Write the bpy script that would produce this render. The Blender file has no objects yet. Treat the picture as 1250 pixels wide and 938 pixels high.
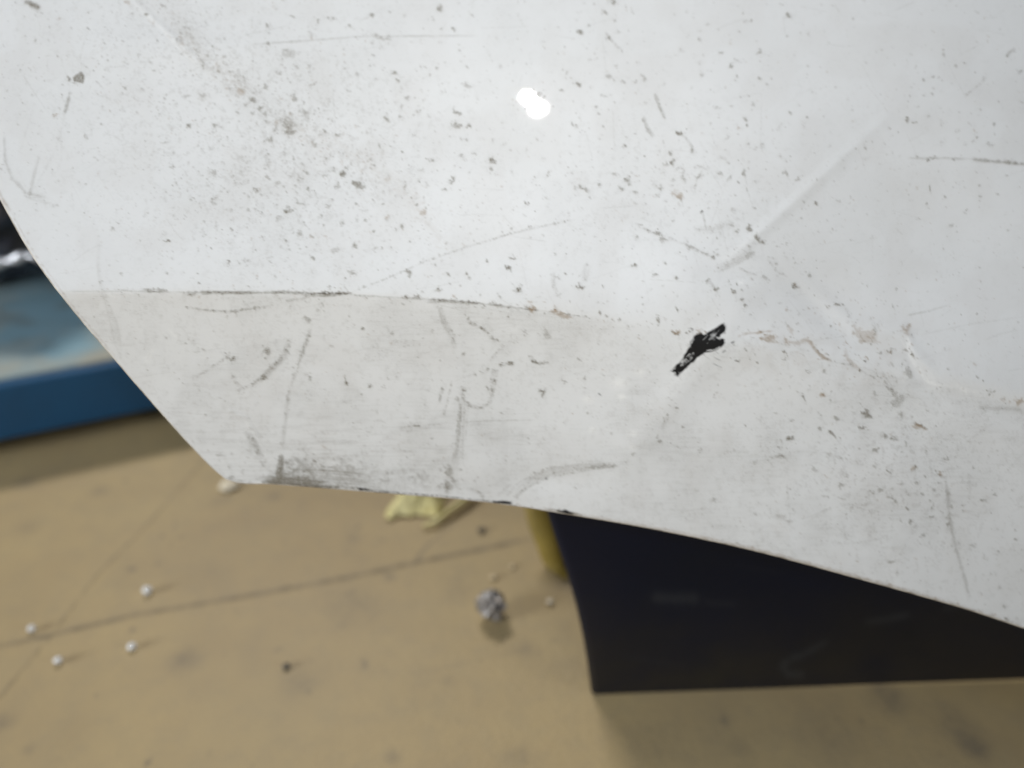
import bpy, math, random
import numpy as np
from mathutils import Vector, noise as mnoise

random.seed(7)
RNG = np.random.default_rng(11)
scene = bpy.context.scene
COL = scene.collection

# ------------------------------------------------------------------ camera
CAM = np.array([0.0, 0.0, 0.68])
PITCH = math.radians(33.0)
FPX = 950.0                                  # focal length in photo pixels (photo 1250 x 938)
FWD = np.array([0.0, math.cos(PITCH), -math.sin(PITCH)])
RGT = np.array([1.0, 0.0, 0.0])
UPV = np.array([0.0, math.sin(PITCH), math.cos(PITCH)])
cam_d = bpy.data.cameras.new("camera")
cam = bpy.data.objects.new("camera", cam_d)
COL.objects.link(cam)
cam.location = CAM
cam.rotation_euler = (math.pi / 2 - PITCH, 0, 0)
cam_d.sensor_width = 36.0
cam_d.lens = 36.0 * FPX / 1250.0
cam_d.clip_start = 0.02
cam_d.clip_end = 60
cam_d.dof.use_dof = True
cam_d.dof.focus_distance = 0.447
cam_d.dof.aperture_fstop = 2.75
scene.camera = cam

# ------------------------------------------------------------------ world and view
w = bpy.data.worlds.new("World")
scene.world = w
w.use_nodes = True
bg = w.node_tree.nodes["Background"]
bg.inputs[0].default_value = (0.93, 0.97, 1.0, 1)
bg.inputs[1].default_value = 0.06
scene.view_settings.view_transform = 'Standard'
scene.view_settings.look = 'None'
scene.view_settings.exposure = 0.0
scene.view_settings.gamma = 1.0
scene.cycles.use_denoising = True
scene.cycles.max_bounces = 6
scene.cycles.sample_clamp_indirect = 4


def ray(px, py):
    d = FWD + RGT * ((px - 625.0) / FPX) + UPV * ((469.0 - py) / FPX)
    return d / np.linalg.norm(d)


def floor_pt(px, py, z=0.0):
    d = ray(px, py)
    return CAM + d * ((z - CAM[2]) / d[2])


# panel plane: faces half way between the lens and the flash at the highlight
HL = ray(650, 125)
P0 = CAM + HL * 0.425
FLASH = CAM + RGT * 0.006 + UPV * 0.024 + FWD * -0.004
n_ = (CAM - P0) / np.linalg.norm(CAM - P0) + (FLASH - P0) / np.linalg.norm(FLASH - P0)
PN = n_ / np.linalg.norm(n_)


def area(name, loc, target, size, power, color, sizey=None, spread=180):
    d = bpy.data.lights.new(name, 'AREA')
    d.shape = 'DISK' if sizey is None else 'RECTANGLE'
    d.size = size
    if sizey:
        d.size_y = sizey
    d.energy = power
    d.color = color
    d.spread = math.radians(spread)
    o = bpy.data.objects.new(name, d)
    COL.objects.link(o)
    o.location = loc
    v = Vector(target) - Vector(loc)
    o.rotation_euler = v.to_track_quat('-Z', 'Y').to_euler()
    return o


# the phone's twin flash beside the lens
SEP = (RGT * 0.62 - UPV * 0.78) * 0.0079
for sgn in (-1, 1):
    fp = FLASH + SEP * sgn
    area("phone_flash", fp, fp + (FWD * .97 + UPV * 0.12 - RGT * 0.16), 0.0205, 0.435, (1.0, 0.99, 0.965), None, 180)
# back ceiling lamp, then three added fill lamps out of view
area("ceiling_and_fill_lamp", (-1.0, 2.7, 2.9), (-0.2, 0.8, 0.0), 1.2, 59, (1.0, 0.94, 0.86), 0.4)
area("ceiling_and_fill_lamp", (-2.75, -0.62, 0.85), (-0.1, 0.4, 0.6), 1.0, 74, (0.93, 0.968, 1.0), 0.9)  # added low fill at the left to brighten the panel, not on the ceiling
area("added_fill_lamp", (2.7, -0.5, 0.75), (0.1, 0.4, 0.6), 0.9, 24, (0.92, 0.965, 1.0), 0.8)  # added fill at the right, lifts the darker side of the panel
area("ceiling_and_fill_lamp", (0.25, -1.5, 3.1), (0.0, 0.4, 0.5), 1.2, 11, (0.66, 0.78, 1.0), 0.4)  # added overhead to give the panel top a cool tint


# ------------------------------------------------------------------ helpers
def tag(o, label=None, cat=None, group=None, kind=None):
    if label: o["label"] = label
    if cat: o["category"] = cat
    if group: o["group"] = group
    if kind: o["kind"] = kind
    return o


def empty(name, loc, label, cat, group=None):
    o = bpy.data.objects.new(name, None)
    COL.objects.link(o)
    o.location = loc
    o.empty_display_size = 0.05
    return tag(o, label, cat, group)


def mesh_obj(name, verts, quads, mat, parent=None, smooth=True, tris=None):
    """verts (n,3) world coordinates; quads (m,4) int array."""
    verts = np.asarray(verts, dtype=np.float64)
    if parent is not None:
        verts = verts - np.array(parent.location)
    me = bpy.data.meshes.new(name)
    me.vertices.add(len(verts))
    me.vertices.foreach_set("co", verts.astype(np.float32).ravel())
    k = np.asarray(quads, dtype=np.int32)
    me.loops.add(k.size)
    me.loops.foreach_set("vertex_index", k.ravel())
    me.polygons.add(len(k))
    me.polygons.foreach_set("loop_start", (np.arange(len(k)) * k.shape[1]).astype(np.int32))
    me.polygons.foreach_set("use_smooth", np.full(len(k), smooth, dtype=bool))
    me.update(calc_edges=True)
    me.validate()
    me.materials.append(mat)
    o = bpy.data.objects.new(name, me)
    COL.objects.link(o)
    if parent is not None:
        o.parent = parent
    return o


def grid_quads(nr, nc):
    i = np.arange(nr * nc).reshape(nr, nc)
    return np.stack([i[:-1, :-1], i[1:, :-1], i[1:, 1:], i[:-1, 1:]], -1).reshape(-1, 4)


def catmull(pts, n):
    p = np.array(pts, float)
    t = np.concatenate([[0], np.cumsum(np.linalg.norm(np.diff(p, axis=0), axis=1))])
    t /= t[-1]
    m = np.gradient(p, t, axis=0)
    s = np.asarray(n, float) if np.ndim(n) else np.linspace(0, 1, n)
    k = np.clip(np.searchsorted(t, s, side='right') - 1, 0, len(t) - 2)
    h = (t[k + 1] - t[k])[:, None]
    u = ((s - t[k]) / (t[k + 1] - t[k]))[:, None]
    return ((2*u**3 - 3*u**2 + 1) * p[k] + (u**3 - 2*u**2 + u) * h * m[k]
            + (-2*u**3 + 3*u**2) * p[k+1] + (u**3 - u**2) * h * m[k+1])


def box_verts(c, d, rot=0.0):
    sx, sy, sz = d[0] / 2, d[1] / 2, d[2] / 2
    v = np.array([[x, y, z] for z in (-sz, sz) for y in (-sy, sy) for x in (-sx, sx)])
    ca, sa = math.cos(rot), math.sin(rot)
    v = v @ np.array([[ca, sa, 0], [-sa, ca, 0], [0, 0, 1]])
    q = np.array([[0, 2, 3, 1], [4, 5, 7, 6], [0, 1, 5, 4], [2, 6, 7, 3], [0, 4, 6, 2], [1, 3, 7, 5]])
    return v + np.array(c), q


def box_obj(name, c, d, mat, parent=None, rot=0.0, bevel=0.0):
    v, q = box_verts(c, d, rot)
    o = mesh_obj(name, v, q, mat, parent, smooth=False)
    if bevel:
        b = o.modifiers.new("bevel", 'BEVEL')
        b.width = bevel
        b.segments = 2
    return o


def lump(name, loc, size, mat, label, cat, seed, amp=0.35, freq=2.0, sub=3, group=None, parent=None, flat=False, ridged=False):
    import bmesh
    bm = bmesh.new()
    bmesh.ops.create_icosphere(bm, subdivisions=sub, radius=1.0)
    off = Vector((seed * 3.1, seed * 1.7, seed * 5.3))
    for v in bm.verts:
        n = mnoise.fractal(v.co * freq + off, 1.0, 2.0, 3)
        if ridged:
            n = 0.8 - 2.2 * abs(n)
        v.co = v.co * (1 + amp * n)
        v.co.x *= size[0]; v.co.y *= size[1]; v.co.z *= size[2]
    for f in bm.faces:
        f.smooth = not flat
    zmin = min(v.co.z for v in bm.verts)
    for v in bm.verts:
        v.co.z -= zmin
    me = bpy.data.meshes.new(name)
    bm.to_mesh(me); bm.free()
    me.materials.append(mat)
    o = bpy.data.objects.new(name, me)
    COL.objects.link(o)
    o.location = loc
    if label:
        tag(o, label, cat, group)
    if parent is not None:
        o.parent = parent
        o.location = Vector(loc) - parent.location
    return o


class NT:
    def __init__(self, name):
        self.m = bpy.data.materials.new(name)
        self.m.use_nodes = True
        self.t = self.m.node_tree
        self.b = self.t.nodes["Principled BSDF"]

    def n(self, typ, **kw):
        nd = self.t.nodes.new(typ)
        for k, v in kw.items():
            setattr(nd, k, v)
        return nd

    def link(self, a, b):
        self.t.links.new(a, b)

    def set(self, **kw):
        for k, v in kw.items():
            self.b.inputs[k.replace('_', ' ')].default_value = v
        return self

    def noise(self, scale, detail=4, rough=0.55, coord=None, vec_scale=None):
        tc = self.n("ShaderNodeTexCoord")
        src = tc.outputs[coord or "Object"]
        if vec_scale:
            mp = self.n("ShaderNodeMapping")
            mp.inputs["Scale"].default_value = vec_scale
            self.link(src, mp.inputs["Vector"])
            src = mp.outputs[0]
        nz = self.n("ShaderNodeTexNoise")
        nz.inputs["Scale"].default_value = scale
        nz.inputs["Detail"].default_value = detail
        nz.inputs["Roughness"].default_value = rough
        self.link(src, nz.inputs["Vector"])
        return nz.outputs["Fac"]

    def maprange(self, src, a, b, c, d):
        mr = self.n("ShaderNodeMapRange")
        for i, v in enumerate((a, b, c, d)):
            mr.inputs[i + 1].default_value = v
        self.link(src, mr.inputs[0])
        return mr.outputs[0]

    def math(self, op, a, b):
        m = self.n("ShaderNodeMath", operation=op)
        for i, v in enumerate((a, b)):
            if isinstance(v, (int, float)):
                m.inputs[i].default_value = v
            else:
                self.link(v, m.inputs[i])
        return m.outputs[0]

    def mix(self, fac, a, b):
        m = self.n("ShaderNodeMix", data_type='RGBA')
        for sock, v in ((m.inputs[0], fac), (m.inputs[6], a), (m.inputs[7], b)):
            if isinstance(v, (int, float)):
                sock.default_value = v
            elif isinstance(v, tuple):
                sock.default_value = (*v, 1)
            else:
                self.link(v, sock)
        return m.outputs[2]

    def base(self, src):
        self.link(src, self.b.inputs["Base Color"])

    def bump(self, src, strength, dist):
        bp = self.n("ShaderNodeBump")
        bp.inputs["Strength"].default_value = strength
        bp.inputs["Distance"].default_value = dist
        self.link(src, bp.inputs["Height"])
        self.link(bp.outputs[0], self.b.inputs["Normal"])
        return bp


def simple(name, color, rough=0.5, metal=0.0, color2=None, scale=20, coat=0.0, bump=0.0, bscale=60):
    k = NT(name).set(Roughness=rough, Metallic=metal)
    k.b.inputs["Coat Weight"].default_value = coat
    f = k.noise(scale)
    k.base(k.mix(k.maprange(f, .35, .68, 0, 1), color, color2 or tuple(c * .75 for c in color)))
    if bump:
        k.bump(k.noise(bscale), bump, 0.003)
    return k.m


# ------------------------------------------------------------------ mask painter (wear, mud and stains, numpy)
def vnoise(shape, cell, seed):
    r = np.random.default_rng(seed)
    cy, cx = (cell if isinstance(cell, tuple) else (cell, cell))
    gy, gx = int(shape[0] / cy) + 3, int(shape[1] / cx) + 3
    g = r.random((gy, gx)).astype(np.float32)
    y = np.arange(shape[0], dtype=np.float32) / cy
    x = np.arange(shape[1], dtype=np.float32) / cx
    iy, ix = y.astype(int), x.astype(int)
    fy, fx = y - iy, x - ix
    fy = (fy * fy * (3 - 2 * fy))[:, None]
    fx = (fx * fx * (3 - 2 * fx))[None, :]
    a = g[iy][:, ix]; b = g[iy][:, ix + 1]; c = g[iy + 1][:, ix]; d = g[iy + 1][:, ix + 1]
    return (a * (1 - fx) + b * fx) * (1 - fy) + (c * (1 - fx) + d * fx) * fy


def sstep(a, b, x):
    t = np.clip((x - a) / (b - a), 0, 1)
    return t * t * (3 - 2 * t)


class Canvas:
    def __init__(self, x0, y0, x1, y1, scale, seed):
        self.x0, self.y0, self.s = x0, y0, scale
        self.h, self.w = int((y1 - y0) * scale), int((x1 - x0) * scale)
        z = (self.h, self.w)
        self.ch = {c: np.zeros(z, np.float32) for c in "dtkw"}
        self.n1 = vnoise(z, 3.2, seed)
        self.n2 = vnoise(z, 7.0, seed + 1)
        self.nf = vnoise(z, 1.6, seed + 2)

    def win(self, x, y, r):
        s = self.s
        a = max(0, int((x - r - self.x0) * s)); b = min(self.w, int((x + r - self.x0) * s) + 2)
        c = max(0, int((y - r - self.y0) * s)); d = min(self.h, int((y + r - self.y0) * s) + 2)
        return a, b, c, d

    def put(self, c, sl, m):
        v = self.ch[c][sl]
        self.ch[c][sl] = 1 - (1 - v) * (1 - np.clip(m, 0, 1))

    def speck(self, x, y, r, st, ry=None, ang=0.0, ch='d', rng=RNG):
        ry = ry or r * rng.uniform(.6, .95)
        R = max(r, ry) * 2.1 + 2
        a, b, c, d = self.win(x, y, R)
        if b <= a or d <= c:
            return
        r, ry = r * 1.06, ry * 1.06
        sl = (slice(c, d), slice(a, b))
        X = (np.arange(a, b) / self.s + self.x0 - x)[None, :] + (self.n2[sl] - .5) * min(r * 1.3, 5) + (self.n1[sl] - .5) * min(r * .8, 2.5)
        Y = (np.arange(c, d) / self.s + self.y0 - y)[:, None] + (self.n1[sl] - .5) * min(r * 1.1, 4) + (self.nf[sl] - .5) * min(r * .5, 1.4)
        if ang is None:
            ang = rng.uniform(0, 180)
        elif ang == 0.0:
            ang = rng.normal(20, 28)
        ca, sa = math.cos(math.radians(ang)), math.sin(math.radians(ang))
        U = (X * ca + Y * sa) / r
        V = (-X * sa + Y * ca) / ry
        halo = np.exp(-(U * U + V * V) * 1.1)
        n = 2 + int(min(9, r * .75) * rng.uniform(.6, 1.2))
        f = 0
        for k in range(n):
            ox, oy = rng.normal(0, .46, 2) if k else rng.normal(0, .15, 2)
            q = rng.uniform(.30, .62) if r > 1.6 else rng.uniform(.5, .9)
            e = rng.uniform(.6, 1.5)
            f = f + np.exp(-(((U - ox) / (q * e)) ** 2 + ((V - oy) * e / q) ** 2) * 1.2) * rng.uniform(.45, 1.0)
        f = f * (.45 + .75 * self.n1[sl] + .4 * self.nf[sl])
        core = sstep(.08, 1.0, f)
        st = min(1.0, st * 1.5)
        self.put(ch, sl, st * (.74 * core + .20 * halo * (.3 + self.n1[sl])) * (.7 + .5 * self.nf[sl]))

    def poly(self, pts, st, ch, rag=1.0, edge=.9):
        """filled outline with a ragged, slightly soft edge"""
        p = np.array(pts, float)
        x0, y0 = p.min(0) - 4; x1, y1 = p.max(0) + 4
        s = self.s
        a, b = int((x0 - self.x0) * s), int((x1 - self.x0) * s) + 1
        c, d = int((y0 - self.y0) * s), int((y1 - self.y0) * s) + 1
        sl = (slice(c, d), slice(a, b))
        X = (np.arange(a, b) / s + self.x0)[None, :] + (self.n1[sl] - .5) * rag * 1.6 + (self.nf[sl] - .5) * rag
        Y = (np.arange(c, d) / s + self.y0)[:, None] + (self.n2[sl] - .5) * rag * 1.6 + (self.n1[sl] - .5) * rag * .8
        ins = np.zeros(X.shape, bool); best = np.full(X.shape, 1e9)
        for i in range(len(p)):
            q, r = p[i], p[(i + 1) % len(p)]
            cr = ((q[1] > Y) != (r[1] > Y)) & (X < (r[0] - q[0]) * (Y - q[1]) / ((r[1] - q[1]) or 1e-9) + q[0])
            ins ^= cr
            e = r - q
            t = np.clip(((X - q[0]) * e[0] + (Y - q[1]) * e[1]) / max(e @ e, 1e-9), 0, 1)
            best = np.minimum(best, np.hypot(X - q[0] - t * e[0], Y - q[1] - t * e[1]))
        sd = np.where(ins, best, -best)
        self.put(ch, sl, st * sstep(-edge * .5, edge, sd))

    def brush(self, pts, width, n, st, ch, seed, rag=.12):
        """dry-brush smear: many thin bristle lines side by side, each starting and ending where it likes"""
        r = np.random.default_rng(seed)
        p = catmull(pts, 9)
        t = np.gradient(p, axis=0); t /= np.linalg.norm(t, axis=1)[:, None]
        nn = np.stack([-t[:, 1], t[:, 0]], 1)
        for i in range(n):
            o = r.uniform(-.5, .5) * width
            a0, a1 = abs(r.normal(0, rag)), 1 - abs(r.normal(0, rag))
            if a1 - a0 < .15:
                continue
            q = catmull(p + nn * o, np.linspace(a0, a1, 7))
            self.stroke(q, r.uniform(.7, 1.5), st * r.uniform(.75, 1), ch, .25, True)

    def stroke(self, pts, wd, st, ch='d', streak=.55, soft=False):
        p = np.array(pts, float)
        x0, y0 = p.min(0) - wd * 2.2 - 2
        x1, y1 = p.max(0) + wd * 2.2 + 2
        s = self.s
        a = max(0, int((x0 - self.x0) * s)); b = min(self.w, int((x1 - self.x0) * s) + 1)
        c = max(0, int((y0 - self.y0) * s)); d = min(self.h, int((y1 - self.y0) * s) + 1)
        if b <= a or d <= c:
            return
        X = (np.arange(a, b) / s + self.x0)[None, :]
        Y = (np.arange(c, d) / s + self.y0)[:, None]
        sl = (slice(c, d), slice(a, b))
        jig = (self.n2[sl] - .5) * min(2.2, wd * .8)
        best = np.full((d - c, b - a), 1e9, np.float32); along = np.zeros_like(best); side = np.zeros_like(best)
        acc = 0.0
        L = np.linalg.norm(np.diff(p, axis=0), axis=1)
        for i in range(len(p) - 1):
            e = p[i + 1] - p[i]
            l = max(L[i], 1e-6)
            t = np.clip(((X - p[i, 0]) * e[0] + (Y - p[i, 1]) * e[1]) / (l * l), 0, 1)
            dx, dy = X - p[i, 0] - t * e[0], Y - p[i, 1] - t * e[1]
            dd = np.sqrt(dx * dx + dy * dy)
            k = dd < best
            best = np.where(k, dd, best)
            along = np.where(k, acc + t * l, along)
            side = np.where(k, (dx * e[1] - dy * e[0]) / l, side)
            acc += l
        tt = along / max(acc, 1e-6)
        prof = np.exp(-((best + jig) / max(wd * .62, .5)) ** 2)
        ends = sstep(0, .08, tt) * sstep(0, .08, 1 - tt) * .85 + .15
        seed = int(abs(p[0, 0] * 13 + p[0, 1] * 7)) % 9973
        r = np.random.default_rng(seed)
        ta = r.random(int(acc / 5) + 4)
        mod = np.interp(along, np.arange(len(ta)) * 5.0, ta)
        tb = r.random(int(wd * 4) + 8)
        mod2 = np.interp(side + wd * 2, np.arange(len(tb)), tb)
        br = 1 - streak + streak * (mod * .75 + mod2 * .8)
        if not soft:
            br = br * sstep(.30, .78, self.n1[sl] * .5 + self.n2[sl] * .4 + self.nf[sl] * .25)
        self.put(ch, sl, st * prof * ends * br)

    def smudge(self, x, y, rx, ry, st, ch='d', ang=0.0, grain=.7):
        R = max(rx, ry) * 2.2
        a, b, c, d = self.win(x, y, R)
        if b <= a or d <= c:
            return
        X = (np.arange(a, b) / self.s + self.x0 - x)[None, :]
        Y = (np.arange(c, d) / self.s + self.y0 - y)[:, None]
        ca, sa = math.cos(math.radians(ang)), math.sin(math.radians(ang))
        U = (X * ca + Y * sa) / rx; V = (-X * sa + Y * ca) / ry
        sl = (slice(c, d), slice(a, b))
        f = np.exp(-(U * U + V * V) * 1.3)
        g = 1 - grain + grain * 1.7 * sstep(.25, .8, self.n1[sl] * .5 + self.n2[sl] * .5)
        self.put(ch, sl, st * f * g)

    def sample(self, c, x, y):
        gx = np.clip((x - self.x0) * self.s, 0, self.w - 1.001); gy = np.clip((y - self.y0) * self.s, 0, self.h - 1.001)
        ix, iy = gx.astype(int), gy.astype(int)
        fx, fy = gx - ix, gy - iy
        A = self.ch[c]
        return ((A[iy, ix] * (1 - fx) + A[iy, ix + 1] * fx) * (1 - fy)
                + (A[iy + 1, ix] * (1 - fx) + A[iy + 1, ix + 1] * fx) * fy)


# ================================================================== FLOOR (one sheet, fine in the middle)
def stretch(a, b, step, lo, hi, n=14):
    mid = np.arange(a, b, step)
    l = a - (a - lo) * (np.linspace(1, 0, n, endpoint=False) ** 3)
    r = b + (hi - b) * (np.linspace(0, 1, n) ** 3)
    return np.concatenate([l, mid, r])


FS = 1000.0   # floor canvas works in millimetres
fc = Canvas(-950, 200, 950, 1500, 0.8, 77)


def fl(pts):
    return [tuple(floor_pt(*p)[:2] * FS) for p in pts]


crack1 = fl([(-40, 796), (0, 788), (60, 775), (165, 750), (300, 727), (420, 705), (500, 688), (600, 668), (660, 655)])
crack2 = fl([(-30, 882), (0, 850), (60, 778), (120, 700), (180, 640), (240, 572), (260, 545)])
mark3 = fl([(562, 636), (540, 650), (520, 668), (507, 684), (503, 694)])
fc.stroke(crack1, 3.0, .75, 'k', .45, True)
fc.stroke(crack1, 8.0, .38, 'd', .6, True)
fc.stroke(crack2, 2.0, .75, 'k', .35, True)
fc.stroke(mark3, 3.0, .62, 'd', .3, True)
for (px, py, r, s) in [(225, 805, 16, .55), (365, 832, 22, .34), (430, 738, 34, .34), (560, 715, 30, .18), (475, 703, 9, .5),
                       (588, 648, 6, .6), (865, 880, 60, .2), (1085, 852, 20, .65), (1190, 912, 16, .7), (1160, 880, 26, .4), (905, 912, 14, .3),
                       (30, 590, 12, .4), (120, 600, 10, .35), (35, 645, 14, .3), (255, 700, 30, .14), (700, 820, 40, .16), (5, 880, 10, .6),
                       (35, 915, 6, .5), (630, 920, 14, .35), (548, 830, 9, .3), (480, 925, 10, .4), (690, 770, 20, .25), (640, 790, 14, .3),
                       (1010, 900, 40, .3), (800, 905, 26, .25), (690, 712, 16, .5), (705, 735, 10, .4), (270, 610, 14, .3), (335, 605, 8, .5),
                       (430, 655, 9, .35), (300, 560, 16, .35), (150, 700, 26, .12), (520, 860, 40, .14), (90, 900, 30, .12)]:
    q = floor_pt(px, py)[:2] * FS
    k = np.linalg.norm(floor_pt(px, py) - CAM) / FPX * 1000
    fc.smudge(q[0], q[1], r * k, r * k * 1.1, s, 'd', RNG.uniform(0, 90), .35)
for i in range(420):
    x, y = RNG.uniform(-800, 800), RNG.uniform(280, 1250)
    fc.speck(x, y, abs(RNG.normal(0, 2.2)) + 1.0, RNG.uniform(.15, .6), None, None)
for i in range(26):
    x, y = RNG.uniform(-800, 800), RNG.uniform(280, 1250)
    a = RNG.uniform(0, 6.28); l = RNG.uniform(30, 140)
    fc.stroke([(x, y), (x + l * math.cos(a) * .5 + 4, y + l * math.sin(a) * .5), (x + l * math.cos(a), y + l * math.sin(a))], 1.4, RNG.uniform(.15, .4), 'd', .6, True)

fx = stretch(-.80, .80, .0028, -7, 7)
fy = stretch(.27, 1.22, .0028, -6, 9)
FX, FY = np.meshgrid(fx, fy)
grv = np.clip(fc.sample('k', FX * FS, FY * FS), 0, 1)
inside = ((abs(FX) < .9) & (FY > .22) & (FY < 1.45)).astype(float)
FZ = (-0.0016 * grv) * inside
und = np.sin(FX * 9 + 1.3) * np.cos(FY * 7.7) * .0006 * inside
fm = NT("floor_paint").set(Roughness=0.55)
at = fm.n("ShaderNodeAttribute", attribute_name="grime")
sep = fm.n("ShaderNodeSeparateColor")
fm.link(at.outputs["Color"], sep.inputs[0])
c = fm.mix(fm.maprange(fm.noise(5, 5), .36, .66, 0, 1), (0.435, 0.330, 0.168), (0.365, 0.275, 0.148))
c = fm.mix(fm.maprange(fm.noise(2.6, 4), .45, .68, 0, .4), c, (0.50, 0.40, 0.205))
c = fm.mix(fm.maprange(fm.noise(38, 5, .6), .45, .75, 0, .35), c, (0.30, 0.245, 0.155))
c = fm.mix(fm.maprange(fm.noise(420, 3, .6), .5, .8, 0, .28), c, (0.24, 0.20, 0.14))
c = fm.mix(fm.math('MULTIPLY', sep.outputs[0], .8), c, (0.13, 0.115, 0.095))
c = fm.mix(fm.math('MULTIPLY', sep.outputs[1], .75), c, (0.10, 0.082, 0.05))
fm.base(c)
fm.bump(fm.noise(160, 4, .6), .25, .002)
flo = mesh_obj("floor", np.stack([FX, FY, FZ + und - .0006], -1).reshape(-1, 3), grid_quads(*FX.shape)[:, ::-1], fm.m)
tag(flo, kind="structure")
a = flo.data.attributes.new("grime", 'FLOAT_COLOR', 'POINT')
d_ = fc.sample('d', FX * FS, FY * FS) * inside
buf = np.stack([d_, grv * inside, d_ * 0, d_ * 0 + 1], -1).astype(np.float32)
a.data.foreach_set("color", buf.ravel())
del fc

# ================================================================== WHITE BODY PANEL
# ---- outline in the photo's pixels
LEFT = [(-190, -520), (-160, -300), (-120, -60), (-82, 60), (-40, 165), (0, 241), (40, 311), (85, 373), (140, 438), (200, 507), (240, 551), (262, 573), (276, 585)]
BOT = [(276, 585), (286, 588), (330, 590.5), (420, 597.5), (500, 604), (560, 609), (620, 616), (700, 628.5), (780, 642), (860, 658), (930, 674),
       (1000, 692.5), (1060, 709), (1120, 725.5), (1190, 746), (1250, 766), (1400, 818), (1700, 935), (2050, 1090)]
CREASE = np.array([(-200, 352), (85, 357), (250, 357), (430, 359), (520, 365), (600, 372), (660, 380), (740, 391), (830, 405), (900, 411), (960, 418),
                   (1020, 440), (1080, 456), (1140, 470), (1250, 498), (1500, 560), (2100, 700)], float)


def height(x, y):
    """panel relief along its normal, metres, as a function of position across the panel"""
    mm = 0.00046
    yc = np.interp(x, CREASE[:, 0], CREASE[:, 1])
    d = (y - yc)
    # shoulder crease: below it the sheet turns under; crisp at the left, crushed and soft to the right
    soft = np.interp(x, [0, 560, 760, 900, 1050, 1300], [2.0, 2.5, 7, 22, 26, 20])
    slope = np.interp(x, [0, 620, 830, 960, 1100, 1300], [.56, .55, .43, .31, .26, .26])
    ramp = soft * np.logaddexp(0, d / soft)
    dist = ramp / (1 + ramp / 1400.0)
    h = -slope * dist * mm
    # slight roll just above the crease (catching light) and body curvature
    h = h - 0.000055 * mm * np.clip(y - 125, -700, 700) ** 2 * .35 - 0.00008 * mm * (x - 560) ** 2 * .55
    h = h + .0011 * np.exp(-((d + 26) / 30.0) ** 2) * np.interp(x, [200, 700, 860], [.5, 1, .4])
    # long pressed ridge from the dent up to the right
    ax, ay, bx, by = 905, 305, 1130, 100
    L = math.hypot(bx - ax, by - ay)
    t = ((x - ax) * (bx - ax) + (y - ay) * (by - ay)) / L
    s = ((x - ax) * -(by - ay) + (y - ay) * (bx - ax)) / L          # + to the lower right
    fade = sstep(-60, 40, t) * sstep(330, 90, t)
    h = h + fade * (.00058 * np.exp(-(s / 8.0) ** 2) - .085 * mm * np.clip(s, 0, 170) * np.exp(-np.clip(s, 0, 1e4) / 220.0))
    # second fold running down left of the black scuff
    ax, ay, bx, by = 905, 372, 752, 572
    L = math.hypot(bx - ax, by - ay)
    t = ((x - ax) * (bx - ax) + (y - ay) * (by - ay)) / L
    s = ((x - ax) * -(by - ay) + (y - ay) * (bx - ax)) / L
    fade = sstep(-40, 40, t) * sstep(300, 200, t)
    h = h + fade * (.0010 * np.exp(-((s + 4) / 18.0) ** 2) + .0008 * np.exp(-((s - 60) / 55.0) ** 2))
    # crushed fold at the right with chipped lip
    pl = np.array([(935, 262), (955, 330), (1040, 405), (1106, 418), (1118, 442), (1142, 469), (1210, 482), (1290, 505), (1500, 560)], float)
    yy = np.interp(x, pl[:, 0], pl[:, 1])
    near = sstep(940, 1010, x)
    dd = y - yy
    h = h + near * (.00048 * np.exp(-((dd + 10) / 13.0) ** 2) - .00055 * np.exp(-((dd - 14) / 18.0) ** 2))
    # soft dents
    for (cx, cy, rx, ry, am) in [(860, 340, 80, 40, .0014), (885, 330, 36, 22, -.0008), (1000, 360, 70, 45, -.0016), (905, 425, 60, 22, .0016),
                                 (1060, 520, 90, 50, -.0020), (690, 480, 120, 70, -.0013), (590, 575, 34, 26, .0008), (790, 520, 60, 60, .0011),
                                 (420, 190, 230, 90, -.0018), (1180, 300, 130, 90, -.0022), (760, 230, 140, 80, -.0014), (225, 60, 120, 26, .0006),
                                 (305, 520, 26, 40, .0003), (180, 470, 60, 70, -.0006), (660, 585, 60, 14, -.0006)]:
        h = h + 1.45 * am * np.exp(-((x - cx) / rx) ** 2 - ((y - cy) / ry) ** 2)
    # creased line upper left (from 170,0 to 250,75)
    s = ((x - 172) * (-75) + (y - 8) * 80) / 109.7
    t = ((x - 172) * 80 + (y - 8) * 75) / 109.7
    h = h + .00022 * np.exp(-(s / 3.5) ** 2) * sstep(-40, 10, t) * sstep(150, 90, t)
    # small scratches in the under-face with raised paint
    for (x0, y0, x1, y1) in [(281, 502, 300, 511), (300, 511, 315, 534)]:
        l = math.hypot(x1 - x0, y1 - y0)
        s = ((x - x0) * -(y1 - y0) + (y - y0) * (x1 - x0)) / l
        t = ((x - x0) * (x1 - x0) + (y - y0) * (y1 - y0)) / l
        h = h + .0003 * np.exp(-(s / 3.0) ** 2) * sstep(-6, 3, t) * sstep(l + 6, l - 3, t)
    # faint waviness of worked sheet metal
    h = h + .00035 * np.sin(x / 61.0 + y / 140.0 + 1.0) * np.sin(y / 73.0 - x / 210.0) * sstep(150, 420, x)
    return h


_h0 = height(np.array([650.0, 651.0, 650.0]), np.array([125.0, 125.0, 126.0]))
_raw = height


def height(x, y):
    """same relief, with the sheet lying square to the panel plane at the lamp's reflection"""
    return _raw(x, y) - _h0[0] - (_h0[1] - _h0[0]) * (x - 650.0) - (_h0[2] - _h0[0]) * (y - 125.0)


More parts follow.
